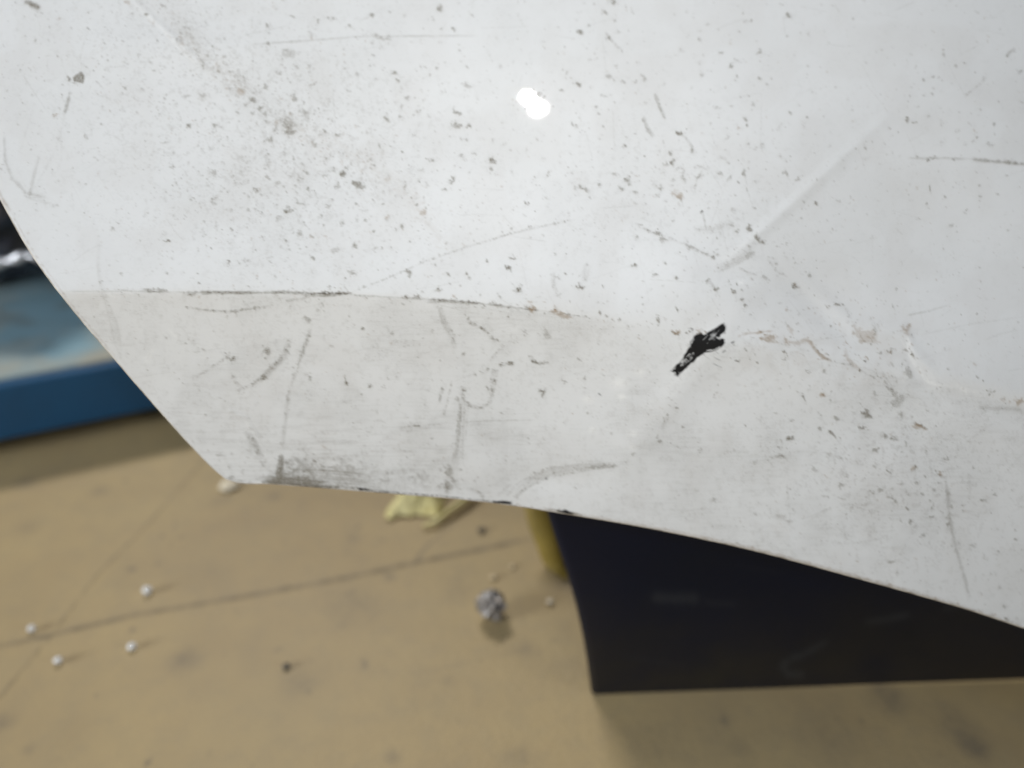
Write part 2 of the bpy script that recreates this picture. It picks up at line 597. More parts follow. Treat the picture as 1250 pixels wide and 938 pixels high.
def panel_pts(x, y, extra=0.0):
    """points of the panel: pixel ray meets the surface that lies height() in front of the panel plane"""
    dx = FWD + RGT * ((x - 625.0) / FPX)[..., None] + UPV * ((469.0 - y) / FPX)[..., None]
    hh = height(x, y) + extra
    t = (hh - PN @ (CAM - P0)) / (dx @ PN)
    return CAM + dx * t[..., None]


def coons(S, T):
    """S, T 1-D parameters -> pixel coordinates (len(T), len(S))"""
    left = catmull_y(LEFT, T); bot = catmull_y(BOT, S)
    tl, bl = np.array(LEFT[0], float), np.array(LEFT[-1], float)
    br = np.array(BOT[-1], float); tr = np.array([2050.0, -520.0])
    top = tl + (tr - tl) * S[:, None]
    right = tr + (br - tr) * T[:, None]
    s, t = S[None, :, None], T[:, None, None]
    return ((1 - s) * left[:, None] + s * right[:, None] + (1 - t) * top[None] + t * bot[None]
            - ((1 - s) * (1 - t) * tl + s * (1 - t) * tr + (1 - s) * t * bl + s * t * br))


def catmull_y(pts, U):
    """LEFT is spaced by y, BOT by x, so both run evenly"""
    p = np.array(pts, float)
    k = 1 if p is not None and abs(p[-1, 1] - p[0, 1]) > abs(p[-1, 0] - p[0, 0]) else 0
    g = p[:, k]
    target = g[0] + (g[-1] - g[0]) * np.asarray(U)
    o = 1 - k
    m = np.gradient(p[:, o], g)
    i = np.clip(np.searchsorted(g, target, side='right') - 1, 0, len(g) - 2)
    h = g[i + 1] - g[i]
    u = (target - g[i]) / h
    v = ((2*u**3 - 3*u**2 + 1) * p[i, o] + (u**3 - 2*u**2 + u) * h * m[i] + (-2*u**3 + 3*u**2) * p[i+1, o] + (u**3 - u**2) * h * m[i+1])
    out = np.zeros((len(target), 2))
    out[:, k] = target
    out[:, o] = v
    return out


S = np.concatenate([np.arange(0, .645, 1.35 / 1850), np.linspace(.646, 1, 30)])
T = np.concatenate([np.linspace(0, .372, 24, endpoint=False), np.arange(.372, 1, 1.35 / 1230), [1.0]])
UV = coons(S, T)
PX, PY = UV[..., 0], UV[..., 1]
V3 = panel_pts(PX, PY)

# ---- the marks on it
pc = Canvas(-140, -60, 1330, 820, 1.7, 5)


def specks(x0, y0, sc, text):
    for tok in text.split():
        f = tok.split(',')
        x, y, r, st = (float(v) for v in f[:4])
        ry = float(f[4]) / sc if len(f) > 4 and f[4] else None
        ang = float(f[5]) if len(f) > 5 and f[5] else 0.0
        ch = f[6] if len(f) > 6 else 'd'
        pc.speck(x0 + x / sc, y0 + y / sc, r / sc, st, ry, ang, ch)


def strokes(x0, y0, sc, items):
    for it in items:
        pts, wd, st = it[:3]
        q = [(x0 + x / sc, y0 + y / sc) for x, y in pts]
        w_ = wd / sc
        if 2.9 < w_ < 9 and len(it) < 6 and (len(it) < 4 or it[3] in 'dt'):      # broad rub marks: streaks side by side
            pc.brush(q, w_ * 1.25, int(w_ * 2.6), st * .27, it[3] if len(it) > 3 else 'd', int(q[0][0] * 7 + q[0][1]) % 9999, .16)
            pc.stroke(q, w_ * 1.05, st * .42, *(it[3:4] or ['d']), .75)
        else:
            pc.stroke(q, w_ * 1.15, st, *(it[3:]))
        if len(it) < 6 and (len(it) < 4 or it[3] in 'dt'):      # clots of dirt along the line
            L = np.linalg.norm(np.diff(np.array(q), axis=0), axis=1).sum()
            w_ = wd / sc
            for t_ in RNG.uniform(0, 1, int(L / (3.2 + w_ * 1.2)) + 1):
                g = catmull(q, np.array([t_])) if len(q) > 2 else (np.array(q[0]) * (1 - t_) + np.array(q[1]) * t_)[None]
                pc.speck(g[0, 0] + RNG.normal(0, w_ * .4), g[0, 1] + RNG.normal(0, w_ * .3), RNG.uniform(.5, 1.1) * min(3.2, .6 + w_ * .45), st * RNG.uniform(.35, .95), None, None, it[3] if len(it) > 3 else 'd')


specks(300, 0, 3.906, """918,45,20,.6 598,75,16,.55 347,103,13,.5 408,90,15,.55,8,-15 495,128,10,.6 893,92,10,.6 990,142,15,.62 928,138,10,.5 883,150,7,.5
605,200,11,.5 655,185,30,.42,9,5 680,172,9,.4 620,168,16,.4,8,40 465,235,12,.5 610,265,10,.65 1018,238,10,.9 1020,212,7,.5 705,350,14,.62 725,385,18,.62 770,472,18,.5,8,20
822,535,13,.6 820,508,8,.35 325,397,13,.5 237,462,18,.5 255,510,10,.35 285,550,26,.42 668,568,24,.42,9 742,510,5,.4,20 748,560,10,.4 1005,540,25,.5,11
1005,595,22,.5 1060,600,16,.7 1030,742,14,.5 1045,765,10,.42 1093,733,13,.36 1175,765,22,.75 1165,805,14,.5 1228,690,10,.55 1180,675,12,.5 885,768,18,.5,9
745,725,6,.7 745,758,6,.6 635,697,14,.5 980,865,18,.6 945,905,12,.5 985,905,8,.45 850,322,10,.4 912,328,10,.5 878,362,10,.4 1050,320,10,.45 1062,408,25,.42,8,15
940,440,10,.42 935,400,6,.32 535,880,28,.4 437,885,14,.45 460,830,18,.42 418,815,14,.46 200,585,36,.34 205,630,22,.45 120,670,18,.4,26 150,590,22,.32
410,578,12,.42 25,480,20,.5 75,515,16,.5 95,415,12,.42 30,545,12,.5 155,350,14,.42 240,318,14,.36 215,258,28,.32 105,125,14,.34 110,210,16,.36 215,78,16,.5,5
148,43,8,.62 290,825,12,.42 295,900,14,.36 55,910,14,.5 108,736,5,.85 685,58,8,.5 1080,70,12,.42 440,645,25,.42,8,-8 375,625,14,.36 600,762,10,.46 760,890,4,.42,24
1045,665,12,.42 300,320,9,.46 180,3,10,.6 1165,265,8,.35 790,200,8,.35 930,208,9,.3 315,175,14,.35 500,600,12,.3 795,645,12,.3 970,650,12,.35 870,880,14,.3 820,860,9,.35""")
specks(680, 0, 3.906, """110,155,18,.6 38,225,6,.8 155,285,9,.6 178,257,7,.52 95,400,15,.6 70,375,8,.36 55,345,14,.42,7,-50 18,433,12,.65,5 313,390,13,.62,6
250,182,10,.8 240,365,14,.36 275,385,8,.42 408,378,20,.42 275,95,13,.5 225,60,20,.5,8 265,8,20,.62 290,12,9,.62 328,33,9,.52 355,52,6,.62 410,198,5,.72 463,160,6,.62
618,494,11,.66 507,408,7,.5 683,187,9,.52 782,256,13,.66,6 867,152,13,.66,7 920,98,10,.62 900,107,10,.5 885,65,7,.72 1072,22,8,.62 1115,80,16,.62 1080,87,8,.42
968,250,13,.8,17 830,315,17,.6,8,-50 860,290,10,.32 858,363,9,.7 850,385,6,.5 963,378,13,.75 1023,378,8,.42 870,458,8,.62 910,458,7,.62 835,508,9,.58
940,495,9,.46,14 763,515,14,.46,5 900,570,9,.8,14 908,600,9,.62 870,612,10,.6,,0,t 580,638,19,.9,9,10 183,512,9,.7 200,545,9,.42 108,562,9,.52,5 75,595,10,.52
92,605,10,.62 220,605,8,.52 318,698,10,.65 330,655,6,.52 420,748,6,.7 205,665,5,.7 540,730,14,.48 522,782,12,.52 553,772,13,.65,17 708,722,9,.46 510,683,10,.32
978,690,10,.55,16 912,688,9,.5 942,710,10,.42 1065,747,8,.52 1090,830,6,.46,16 1145,857,13,.55,7,-40 775,828,13,.46,8 862,870,5,.85 495,898,12,.52 549,885,9,.58
335,858,18,.55 300,900,15,.42 203,883,9,.52 130,900,18,.42,8,30 375,918,10,.42 575,930,22,.55,,0,t 510,825,8,.42 765,632,6,.5 748,682,6,.42 808,660,5,.4,26 650,890,6,.42,18
675,845,5,.4,36 895,825,6,.45,30 830,850,5,.4,24 275,830,12,.42 1200,165,6,.45,18 590,235,14,.3 385,305,12,.3 620,55,9,.35 715,118,16,.35,6,-20 150,125,7,.4,16
225,458,14,.3 690,360,14,.4 1000,405,9,.3 1195,317,9,.4 1110,542,9,.4 1190,562,5,.5 1065,600,6,.55 1060,608,8,.3,16 645,720,8,.45,16 1110,747,3,.7 1010,266,4,.6
175,20,10,.4 130,15,10,.4 95,100,10,.3 285,155,12,.3""")
strokes(680, 0, 3.906, [([(232, 158), (252, 185), (310, 250)], 8, .5), ([(465, 445), (480, 490), (496, 525), (512, 565)], 12, .9), ([(408, 555), (435, 615), (462, 657)], 12, .8),
                        ([(580, 638), (612, 655), (655, 725)], 9, .5), ([(565, 815), (585, 798), (605, 815), (600, 850), (612, 875)], 9, .55),
                        ([(650, 800), (680, 792), (718, 815)], 8, .45), ([(760, 740), (800, 760), (822, 785)], 9, .42), ([(80, 890), (150, 912)], 7, .4)])
specks(960, 60, 4.31, """770,146,11,1.0 720,163,9,.75 803,153,8,.75 567,87,7,.75 892,90,12,.5 942,75,9,.58 1232,115,16,1.0,9,-45 1226,120,10,.7,7,-45,k 728,243,14,.65,8 763,238,10,.42
655,249,9,.42 688,305,9,.48 806,310,9,.52 750,353,12,.6,8,-15 638,375,15,.85 672,387,11,.68 415,520,7,.55,22 410,583,12,.65 432,568,6,.42 455,490,10,.36
515,498,6,.52 228,515,11,.55,5,-45 55,687,13,.48,6,-45 88,803,6,.9 150,815,12,.52 180,837,7,.46 270,797,13,.42,7,30 740,583,13,.8 772,575,14,.75,9 875,582,12,.7
948,240,12,.58,6,-40 1042,155,12,.42,6,-45 1112,277,6,.7 1025,320,9,.46 1092,400,6,.42,11 1093,448,8,.52 1005,468,14,.55,8 985,490,12,.3 895,430,16,.38,7,-40 825,28,6,.46,12
820,490,16,.25 1020,720,11,.46 1015,797,7,.8 1022,775,8,.36,14 830,780,13,.36 757,728,5,.6,19 740,815,5,.5,10 800,645,6,.42 825,695,8,.36 910,710,8,.32 115,90,8,.52
108,133,5,.58 108,361,5,.75 20,340,10,.42 320,265,5,.52 140,228,9,.32 685,90,8,.32 950,848,7,.52 1235,280,8,.36 1160,668,7,.36 1075,505,18,.3 940,500,14,.25 420,75,8,.35
365,525,5,.4 195,357,4,.5 280,65,5,.35 590,440,5,.35 490,605,6,.35 415,690,4,.45 20,565,4,.6 1160,410,9,.25 965,395,7,.3""")
strokes(960, 60, 4.31, [([(1155, 42), (1180, 20), (1208, -4)], 13, .6), ([(640, 576), (760, 574), (860, 575), (980, 580)], 7, .42, 'd', .5, True), ([(970, 580), (1080, 590), (1160, 597), (1260, 609)], 12, .72, 'd', .4, True),
                        ([(940, 245), (985, 212), (1060, 145)], 7, .4)])
specks(180, 140, 3.676, """185,52,14,.55 303,52,14,.5 545,178,6,.9 108,238,5,.95 300,260,14,.46 275,265,12,.42 495,342,12,.58,8,20 575,405,9,.58 628,438,18,.65
690,398,18,.48 590,480,15,.32 853,318,13,.42 945,318,22,.42 943,402,12,.52 812,410,12,.52 832,385,9,.42 880,487,14,.55 1078,460,13,.5,,0,t 1145,505,10,.55,16 1115,518,10,.42
1015,525,7,.75,12 1005,458,7,.62 1235,440,16,.6,,0,t 1205,405,9,.58 1185,374,6,.75 930,590,18,.55 910,555,6,.52 845,607,18,.32 745,645,12,.6 712,595,7,.52
685,540,18,.48 615,563,11,.6 372,520,14,.52 90,572,12,.65,8,20 288,600,5,1.0 360,660,11,.6,16,-20 445,655,18,.26 232,758,6,.65 90,712,9,.36 925,713,20,.38,7
1035,697,5,.62 875,268,18,.52 835,245,10,.46 790,275,24,.38,6,-10 713,260,12,.46 720,330,12,.42 535,280,12,.46 1040,140,13,.46 1007,205,8,.42 1140,168,7,.58 1142,197,6,.52
560,115,12,.42,24,-20 635,70,28,.36 480,105,6,.58 50,95,9,.46 95,122,14,.42 120,175,9,.42 180,220,12,.36 305,380,16,.42 210,378,6,.52 570,725,6,.52 1240,513,6,.75
1180,573,5,.52 1020,600,4,.48,20 1095,597,6,.42 655,203,7,.52 800,200,14,.32 750,140,20,.32 615,180,22,.26 785,460,9,.42 850,455,6,.52 980,475,8,.46 515,440,7,.42
1075,20,10,.42 825,25,9,.4 800,75,10,.4 855,92,14,.35 905,100,10,.3 460,60,9,.4 345,140,7,.4 420,255,9,.35 410,310,20,.22 30,375,10,.35 85,350,6,.4 370,430,12,.3 515,552,10,.35
455,430,8,.35 310,498,9,.4 700,490,12,.35 790,500,12,.4,5 735,545,9,.4 1050,600,9,.4 1075,635,7,.35 1105,665,5,.4 885,735,5,.5 1010,385,9,.4 890,380,6,.4 760,390,7,.3
545,210,12,.35 525,240,12,.35 605,325,10,.35,5,30 480,372,6,.45 150,288,4,.6 180,340,12,.3,6,50 1155,325,4,.4,20 1220,250,14,.3 1215,300,6,.45,18""")
specks(0, 0, 5.952, """500,580,20,.65 548,610,22,.45,8,20 393,843,26,.7,14,0,t 393,846,16,.5 425,790,16,.34 452,695,12,.52 640,213,18,.55,10 750,318,17,.42 420,410,9,.75 382,520,7,.65
258,300,9,.5,16 205,500,9,.42 350,143,9,.42 1065,110,12,.55,20 1035,252,12,.42 1155,303,12,.52 785,445,10,.42 1125,515,12,.52 910,647,14,.48 735,905,8,.65 715,858,8,.42
940,12,26,.5,,0,t 730,48,11,.36 678,517,7,.52 240,145,9,.32 45,655,14,.28 165,752,8,.4 110,215,11,.25 400,310,8,.3 740,420,10,.3 1100,457,9,.35 1020,397,10,.3 560,880,7,.5 1145,780,9,.35
1170,38,9,.4 960,110,20,.3 520,210,7,.3 60,155,8,.3 30,340,7,.3""")
strokes(0, 0, 5.952, [([(175, 12), (225, 32), (290, 66)], 26, .95, 'd', .3, True), ([(195, 20), (240, 38), (270, 52)], 12, .6), ([(505, 665), (492, 740), (480, 790), (466, 830)], 15, .6, 'd', .4, True), ([(480, 790), (400, 1100), (215, 1430)], 8, .24),
                      ([(640, 220), (600, 340), (575, 455)], 7, .28), ([(700, 590), (750, 650)], 7, .45), ([(575, 455), (640, 495)], 6, .35), ([(800, 490), (915, 482)], 7, .25)])
# the olive fleck
_T = lambda P: [(x / 5.952, y / 5.952) for x, y in P]
pc.poly(_T([(528, 568), (545, 548), (590, 520), (612, 552), (616, 572), (604, 607), (560, 598), (538, 600)]), .80, 'd', .5, .8)
pc.poly(_T([(528, 568), (560, 540), (568, 552), (545, 580), (540, 600), (530, 592)]), .5, 'd', .5, .8)
pc.poly(_T([(590, 520), (612, 552), (604, 607), (596, 600), (600, 560)]), .45, 'd', .4, .7)
specks(130, 0, 5.952, """290,110,16,.5 470,175,15,.62 512,285,13,.5 735,410,12,.52,18 785,640,18,.46 580,700,24,.42 700,700,40,.28 980,660,36,.4,,0,t 1055,725,16,.5 1125,780,15,.52
625,558,11,.7 712,865,7,.75 590,912,15,.62 780,915,16,.42 350,515,14,.44 485,500,12,.36 502,755,13,.42 130,645,13,.52 1150,640,12,.42 1235,68,9,.85 1235,520,9,.65
605,415,13,.42 900,650,10,.42 900,525,16,.32 815,290,20,.32 720,80,12,.34 400,38,11,.36 535,240,16,.4 540,350,10,.45 660,375,20,.4 600,260,14,.35 700,460,20,.35 800,520,18,.4 1050,825,12,.4 960,825,14,.4 1230,890,20,.4,,0,t
480,30,10,.35 375,300,12,.4 265,655,12,.35 370,780,12,.35 55,830,7,.45 30,810,7,.4 220,822,9,.3 320,455,10,.35 240,398,14,.25 1170,190,12,.4 1175,325,14,.4 1065,235,9,.35 685,190,16,.4,5,-15""")
strokes(0, 0, 1, [([(206, 14), (226, 42), (246, 70), (268, 88), (300, 112), (326, 140), (352, 158)], 22, .22, 'd', .8), ([(222, 40), (246, 72), (275, 92), (302, 116)], 14, .16, 't', .7),
                  ([(175, 14), (196, 34), (216, 58), (240, 80)], 1.6, .5, 'w', .2, True),
                  ([(352, 158), (420, 178), (500, 240), (550, 310)], 14, .16, 't', .7),
                  ([(5, 165), (6, 195), (14, 218), (32, 236), (58, 242)], 2.8, .34, 'd', .6, True), ([(32, 240), (50, 246), (70, 252)], 2.5, .35, 'd', .5), ([(48, 190), (40, 220), (34, 244)], 2.5, .30, 'd', .5, True),
                  ([(300, 55), (360, 51), (440, 45), (583, 44)], 1.5, .30, 'd', .4, True),
                  ([(120, 290), (122, 340), (133, 380), (142, 420), (150, 445)], 4, .16, 'd', .8),
                  ([(428, 357), (470, 341), (520, 319), (575, 300), (625, 285), (700, 268)], 1.7, .40, 'd', .9)])

_tr = catmull([(150, -5), (200, 18), (246, 66), (300, 112), (345, 150), (430, 205), (520, 250)], 200)
for i in range(420):
    k_ = min(199, int(abs(RNG.beta(1.5, 1.9)) * 200))
    pc.speck(_tr[k_, 0] + RNG.normal(4, 11), _tr[k_, 1] + RNG.normal(-2, 10), .6 + RNG.gamma(1.4, .75), RNG.uniform(.10, .40), None, None, 't' if RNG.random() < .22 else 'd')
# crease dirt, left to right
strokes(80, 330, 4.167, [([(275, 103), (340, 104)], 9, .6), ([(375, 102), (430, 104), (510, 103)], 14, .75), ([(615, 122), (665, 123)], 12, .8), ([(690, 118), (745, 110)], 14, 1.0),
                         ([(740, 112), (860, 114), (1000, 112)], 13, .85), ([(1000, 111), (1100, 113), (1250, 121)], 13, .85), ([(-20, 108), (300, 106), (700, 113), (1100, 113)], 5, .32, 'd', .4, True),
                         ([(610, 185), (720, 205), (850, 212), (960, 192), (1060, 182)], 10, .5, 'd', .5), ([(700, 203), (850, 210), (960, 194)], 5, .35), ([(1120, 158), (1180, 150), (1250, 133)], 11, .55), ([(820, 440), (735, 500), (660, 545)], 9, .45),
                         ([(1135, 350), (1115, 430), (1050, 500), (1000, 548), (940, 585)], 26, .42, 'd', .8), ([(1100, 450), (1000, 548), (940, 582)], 9, .6), ([(945, 582), (860, 622)], 12, .36),
                         ([(1232, 335), (1190, 460), (1140, 605), (1125, 700)], 12, .4, 'd', .5), ([(195, 130), (245, 240), (285, 420)], 14, .14), ([(640, 540), (700, 525)], 6, .3), ([(850, 560), (900, 600)], 16, .35),
                         ([(520, 300), (580, 360)], 14, .5, 'w'), ([(400, 470), (450, 400)], 26, .5, 'w')])
specks(80, 330, 4.167, """720,115,14,1.0 645,123,12,.8 430,108,12,.8 490,102,10,.7 845,457,21,.95 818,440,14,.5 1020,412,24,.55 1022,450,9,.65 1000,550,20,.85,9,-45 945,575,15,.85
610,372,8,.58 515,345,9,.38 675,480,7,.65 355,350,6,.38 210,360,7,.42 1120,407,6,.52 960,190,12,.45 1130,355,10,.4 700,405,9,.35 715,480,7,.5 420,510,6,.4 600,575,7,.35 520,500,8,.3 850,540,14,.35
680,68,7,.65 515,15,9,.5 765,52,8,.4 1065,30,6,.7 1065,45,10,.35 175,60,6,.45 860,210,16,.35 1225,255,14,.5 1215,240,8,.5 1240,335,6,.6 1220,530,9,.4 1235,545,14,.4 140,80,6,.3
230,130,17,.9,5,0,w 50,163,10,1.0,6,20,w 620,186,6,.6""")
strokes(360, 330, 4.167, [([(0, 115), (140, 126), (280, 116)], 14, .95), ([(150, 124), (210, 118), (275, 113)], 12, .9), ([(280, 124), (340, 132), (412, 133)], 7, .65), ([(545, 140), (590, 142), (650, 145)], 12, .5), ([(665, 157), (760, 156), (850, 162), (932, 168)], 13, .9),
                          ([(985, 168), (1050, 185), (1110, 192)], 9, .7), ([(300, 125), (560, 142), (900, 165), (1250, 205)], 5, .34, 'd', .4, True), ([(872, 225), (890, 265), (960, 300), (1015, 355), (1048, 358)], 10, .85), ([(735, 170), (750, 240), (770, 290), (805, 350), (810, 420)], 24, .28),
                          ([(1040, 482), (1075, 478), (1115, 472)], 10, .7), ([(1190, 430), (1200, 458), (1232, 472)], 9, .6), ([(850, 440), (868, 420)], 8, .6), ([(990, 460), (1040, 400)], 7, .35), ([(150, 150), (110, 215)], 12, .45), ([(80, 290), (50, 380), (15, 480)], 14, .5),
                          ([(40, 235), (75, 275)], 12, .4), ([(420, 370), (430, 440)], 8, .2), ([(700, 110), (745, 100)], 10, .4), ([(1000, 200), (1075, 215)], 7, .35)])
specks(360, 330, 4.167, """150,124,18,1.0,9 262,116,16,1.0,8,-20 225,120,14,.8,7 560,140,15,.6,9 625,135,14,.6,11 760,156,14,.6,7 915,168,16,.75,8 962,180,11,.7 1205,200,22,.8,13,0,t 1190,203,8,.9 1220,205,8,.85 580,10,14,.52 578,35,9,.5 775,25,12,.52 873,22,10,.58
735,98,15,.55,8,15 1137,100,17,.55 790,73,6,.75 840,78,6,.52 1040,135,10,.32 960,302,14,.85,9,35 805,350,10,.58 797,308,8,.58 255,570,9,.95,20,-15 375,590,14,.58 625,440,6,.65 345,302,11,.48 300,275,9,.42
65,250,14,.36 75,545,14,.38,,30 278,238,7,.52 490,242,14,.35,6,20 700,315,5,.52 1100,473,12,.65 1225,470,13,.65 1083,238,6,.65 955,420,8,.45 1160,310,17,.34 480,322,8,.4 650,350,6,.35 740,462,6,.4 560,390,5,.35 455,597,6,.5 1100,555,4,.5 1005,165,6,.6 477,145,6,.6
290,15,9,.4 310,20,9,.4 255,40,5,.5 180,85,7,.5 175,98,6,.5 262,100,5,.5 1105,75,9,.35 985,245,5,.4 1180,325,7,.4 1240,330,9,.35 980,605,9,1.0,16,-20""")
# scratched ring, streaks, drips (420,310 x2.976)
R = [(485 + 56 * math.cos(a), 508 + 52 * math.sin(a)) for a in np.linspace(-.5, 3.7, 16)]
strokes(420, 310, 2.976, [(R, 7, .55), ([(x * .9 + 48, y * .9 + 50) for x, y in R[2:12]], 5, .3), ([(550, 418), (545, 460), (530, 512)], 7, .7), ([(540, 420), (532, 470)], 5, .6), ([(558, 418), (548, 480), (535, 520)], 4, .5), ([(520, 415), (512, 445)], 5, .5), ([(470, 430), (480, 445)], 6, .6), ([(495, 425), (500, 440)], 5, .5),
                          ([(432, 480), (428, 560), (420, 680), (400, 800), (412, 850), (428, 890)], 22, .26, 'd', .9), ([(424, 540), (418, 640), (410, 740)], 8, .5), ([(440, 540), (432, 640), (430, 760)], 5, .35), ([(415, 560), (405, 700)], 4, .35), ([(450, 550), (440, 680)], 4, .25),
                          ([(358, 482), (350, 520), (345, 540)], 7, .75), ([(392, 458), (378, 530), (362, 585)], 5, .5), ([(200, 634), (265, 624), (365, 618)], 5, .36), ([(430, 612), (560, 606), (690, 604)], 4, .32, 'd', .4, True),
                          ([(676, 365), (688, 390), (712, 398), (748, 394)], 9, .55), ([(440, 855), (480, 862), (515, 890)], 9, .4), ([(545, 370), (580, 335)], 4, .4), ([(430, 370), (440, 355)], 5, .6), ([(345, 190), (360, 240), (395, 300)], 14, .25),
                          ([(610, 893), (640, 850), (680, 818), (735, 798), (820, 778), (920, 768), (1000, 767)], 16, .44, 'd', .8), ([(617, 893), (648, 862), (690, 835), (745, 812), (830, 795), (930, 778), (1000, 768)], 6, .6, 'd', .4), ([(590, 880), (630, 835), (690, 800), (760, 775), (820, 768)], 6, .38), ([(870, 780), (940, 772), (1000, 768)], 11, .5), ([(1000, 768), (1030, 752)], 6, .3),
                          ([(560, 880), (590, 850), (610, 835)], 7, .3), ([(1150, 640), (1180, 590)], 10, .35), ([(690, 200), (650, 190)], 8, .6)])
specks(420, 310, 2.976, """522,490,6,1.0,11,-15 435,492,8,.6 265,622,13,.62,5,-10 725,500,17,.7 795,460,10,.52 875,455,10,.48 930,512,6,1.0,5,0,k 855,385,10,.42 570,577,5,.75 732,817,4,1.0,,0,k 760,797,4,.7 1050,728,9,.65
1145,680,11,.5 1208,560,7,.65,4,30 1232,630,6,.65,4,20 370,855,30,.42 385,798,22,.5 400,830,14,.5 5,470,10,.7 92,480,12,.46 680,205,20,.8,11,0,t 672,203,7,.8 770,210,20,.9,12,-20,t 768,205,8,.7 800,225,26,.6,8,10,t 815,222,6,.6 570,405,8,.6 610,400,9,.6
560,185,10,.6 595,230,4,.7 545,180,8,.6 235,65,12,.55 238,82,7,.5 375,75,10,.5 445,75,10,.55 340,130,12,.5 632,130,14,.52 600,50,12,.5 565,158,12,.4 520,28,9,.5 615,17,9,.6 855,118,14,.6 780,148,12,.4,5,-20 940,122,7,.4 1047,45,12,.55,6 1165,32,8,.6 1130,80,8,.55 1205,88,6,.7 1082,157,5,.9 1087,183,5,.5
880,40,6,.5 805,72,4,.7 930,215,6,.6,9 1140,240,6,.6,12 1143,258,6,.85 1205,288,16,.62,8,0,t 1200,290,8,.6 925,327,4,.7 890,345,5,.5 170,290,8,.35,12,40 65,275,8,.4 265,375,5,.4 320,672,4,.75 230,593,5,.5 255,625,6,.6 150,825,14,.3 325,750,6,.4 590,752,5,.5 140,485,5,.4
885,580,5,.5 670,672,4,.6 765,634,4,.4 730,292,22,.3,12 660,300,7,.4 540,300,9,.5 505,345,5,.4""")
for (x, y, r) in ((1010, 520, 14), (905, 640, 13), (1050, 652, 13), (1050, 700, 13), (1000, 470, 26), (1075, 430, 18), (885, 530, 16)):
    pc.smudge(420 + x / 2.976, 310 + y / 2.976, r / 2.976 * 1.3, r / 2.976, .85, 'w', 0, .2)
# dark stain by the lower corner (250,470 x4.167)
strokes(250, 470, 4.167, [([(388, 350), (384, 430), (380, 512)], 24, .85), ([(290, 500), (380, 508), (480, 520), (570, 528)], 12, 1.0), ([(300, 488), (420, 480), (560, 500)], 14, .7, 'd', .9), ([(480, 470), (540, 495), (600, 498)], 14, .7), ([(340, 440), (420, 460), (520, 480)], 14, .5), ([(400, 465), (470, 478), (600, 486)], 6, .7),
                          ([(545, 425), (560, 385), (575, 378)], 8, .7), ([(592, 417), (655, 421)], 6, .95), ([(540, 440), (530, 480)], 8, .6), ([(560, 400), (600, 440)], 8, .5), ([(432, 20), (415, 130), (402, 250), (388, 360)], 14, .34, 'd', .5), ([(205, 225), (240, 280), (270, 330), (292, 385)], 24, .42), ([(460, 330), (500, 330), (530, 370)], 10, .35),
                          ([(540, 250), (640, 240), (860, 215)], 6, .18), ([(70, 350), (110, 365)], 12, .4), ([(1225, 480), (1240, 540)], 16, .45), ([(560, 505), (640, 520), (700, 515)], 10, .5), ([(200, 320), (280, 390), (330, 440)], 10, .25)])
specks(250, 470, 4.167, """520,495,26,.85,12 380,480,22,.8,28 330,495,20,.9,8 1080,207,16,.68,6 1155,273,7,.85 1033,237,8,.55 755,193,6,.65 70,355,13,.42 1230,500,10,.5,26 915,490,15,.34 290,262,8,.55 720,0,8,.85 838,8,9,.65 240,5,11,.75 200,40,7,.65 560,385,12,.75 600,440,10,.5
545,405,8,.6 480,430,14,.4 440,380,14,.35 795,47,6,.6 1135,115,9,.35 880,140,9,.25 1220,445,14,.4 1100,470,16,.3 740,430,30,.25 700,390,20,.22 105,85,6,.5 75,65,8,.35""")
for (x, y, rx, ry, s) in ((455, 430, 95, 80, .40), (400, 492, 130, 26, .62), (385, 470, 40, 50, .45), (740, 410, 130, 60, .20), (1080, 470, 130, 60, .20), (600, 470, 150, 50, .26), (250, 300, 40, 60, .22), (900, 500, 220, 50, .18)):
    pc.smudge(250 + x / 4.167, 470 + y / 4.167, rx / 4.167, ry / 4.167, s, 'd', 8, .9)
pc.brush([(316, 585), (360, 588.5), (408, 593)], 11, 26, .60, 'd', 901, .2)
pc.brush([(322, 590), (370, 592.5), (392, 594)], 4, 12, .8, 'd', 902, .2)
pc.brush([(344, 554), (341.5, 572), (340, 592)], 8, 15, .5, 'd', 903, .25)
pc.brush([(352, 560), (372, 578), (384, 592)], 26, 22, .34, 'd', 904, .3)
pc.brush([(350, 580), (395, 582), (470, 590)], 24, 30, .26, 'd', 905, .3)
for x0_, x1_, w_, s_ in ((178, 205, 1.6, .7), (228, 262, 1.9, .8), (248, 330, 1.3, .8), (330, 428, 1.5, .9), (392, 426, 2.2, .9), (492, 515, 1.7, .6), (520, 590, 1.6, .75), (560, 588, 1.4, .7), (596, 660, 1.2, .6), (660, 720, 1.2, .5)):
    xs_ = np.linspace(x0_, x1_, 9)
    pc.stroke([(x, np.interp(x, CREASE[:, 0], CREASE[:, 1]) - .6 + .7 * math.sin(x * .9)) for x in xs_], w_, s_, 'd', .8)
    pc.stroke([(x, np.interp(x, CREASE[:, 0], CREASE[:, 1]) - .2 + .6 * math.sin(x * 1.3)) for x in xs_], w_ * .6, s_ * .5, 'k', 1.0)
pc.poly([(600, 612), (609, 610.5), (625, 613), (623, 616.5), (604, 615)], .85, 'k', 1.6, 1.2)
pc.poly([(680, 624), (690, 622.5), (701, 626.5), (698, 629), (684, 627)], .85, 'k', 1.8, 1.2)
pc.poly([(436, 596), (446, 596), (456, 599), (440, 599)], .8, 'k', 1.2, 1.0)
pc.poly([(318, 588), (335, 587), (372, 591), (410, 594), (404, 597), (350, 593)], .75, 'd', 2.2, 1.6)
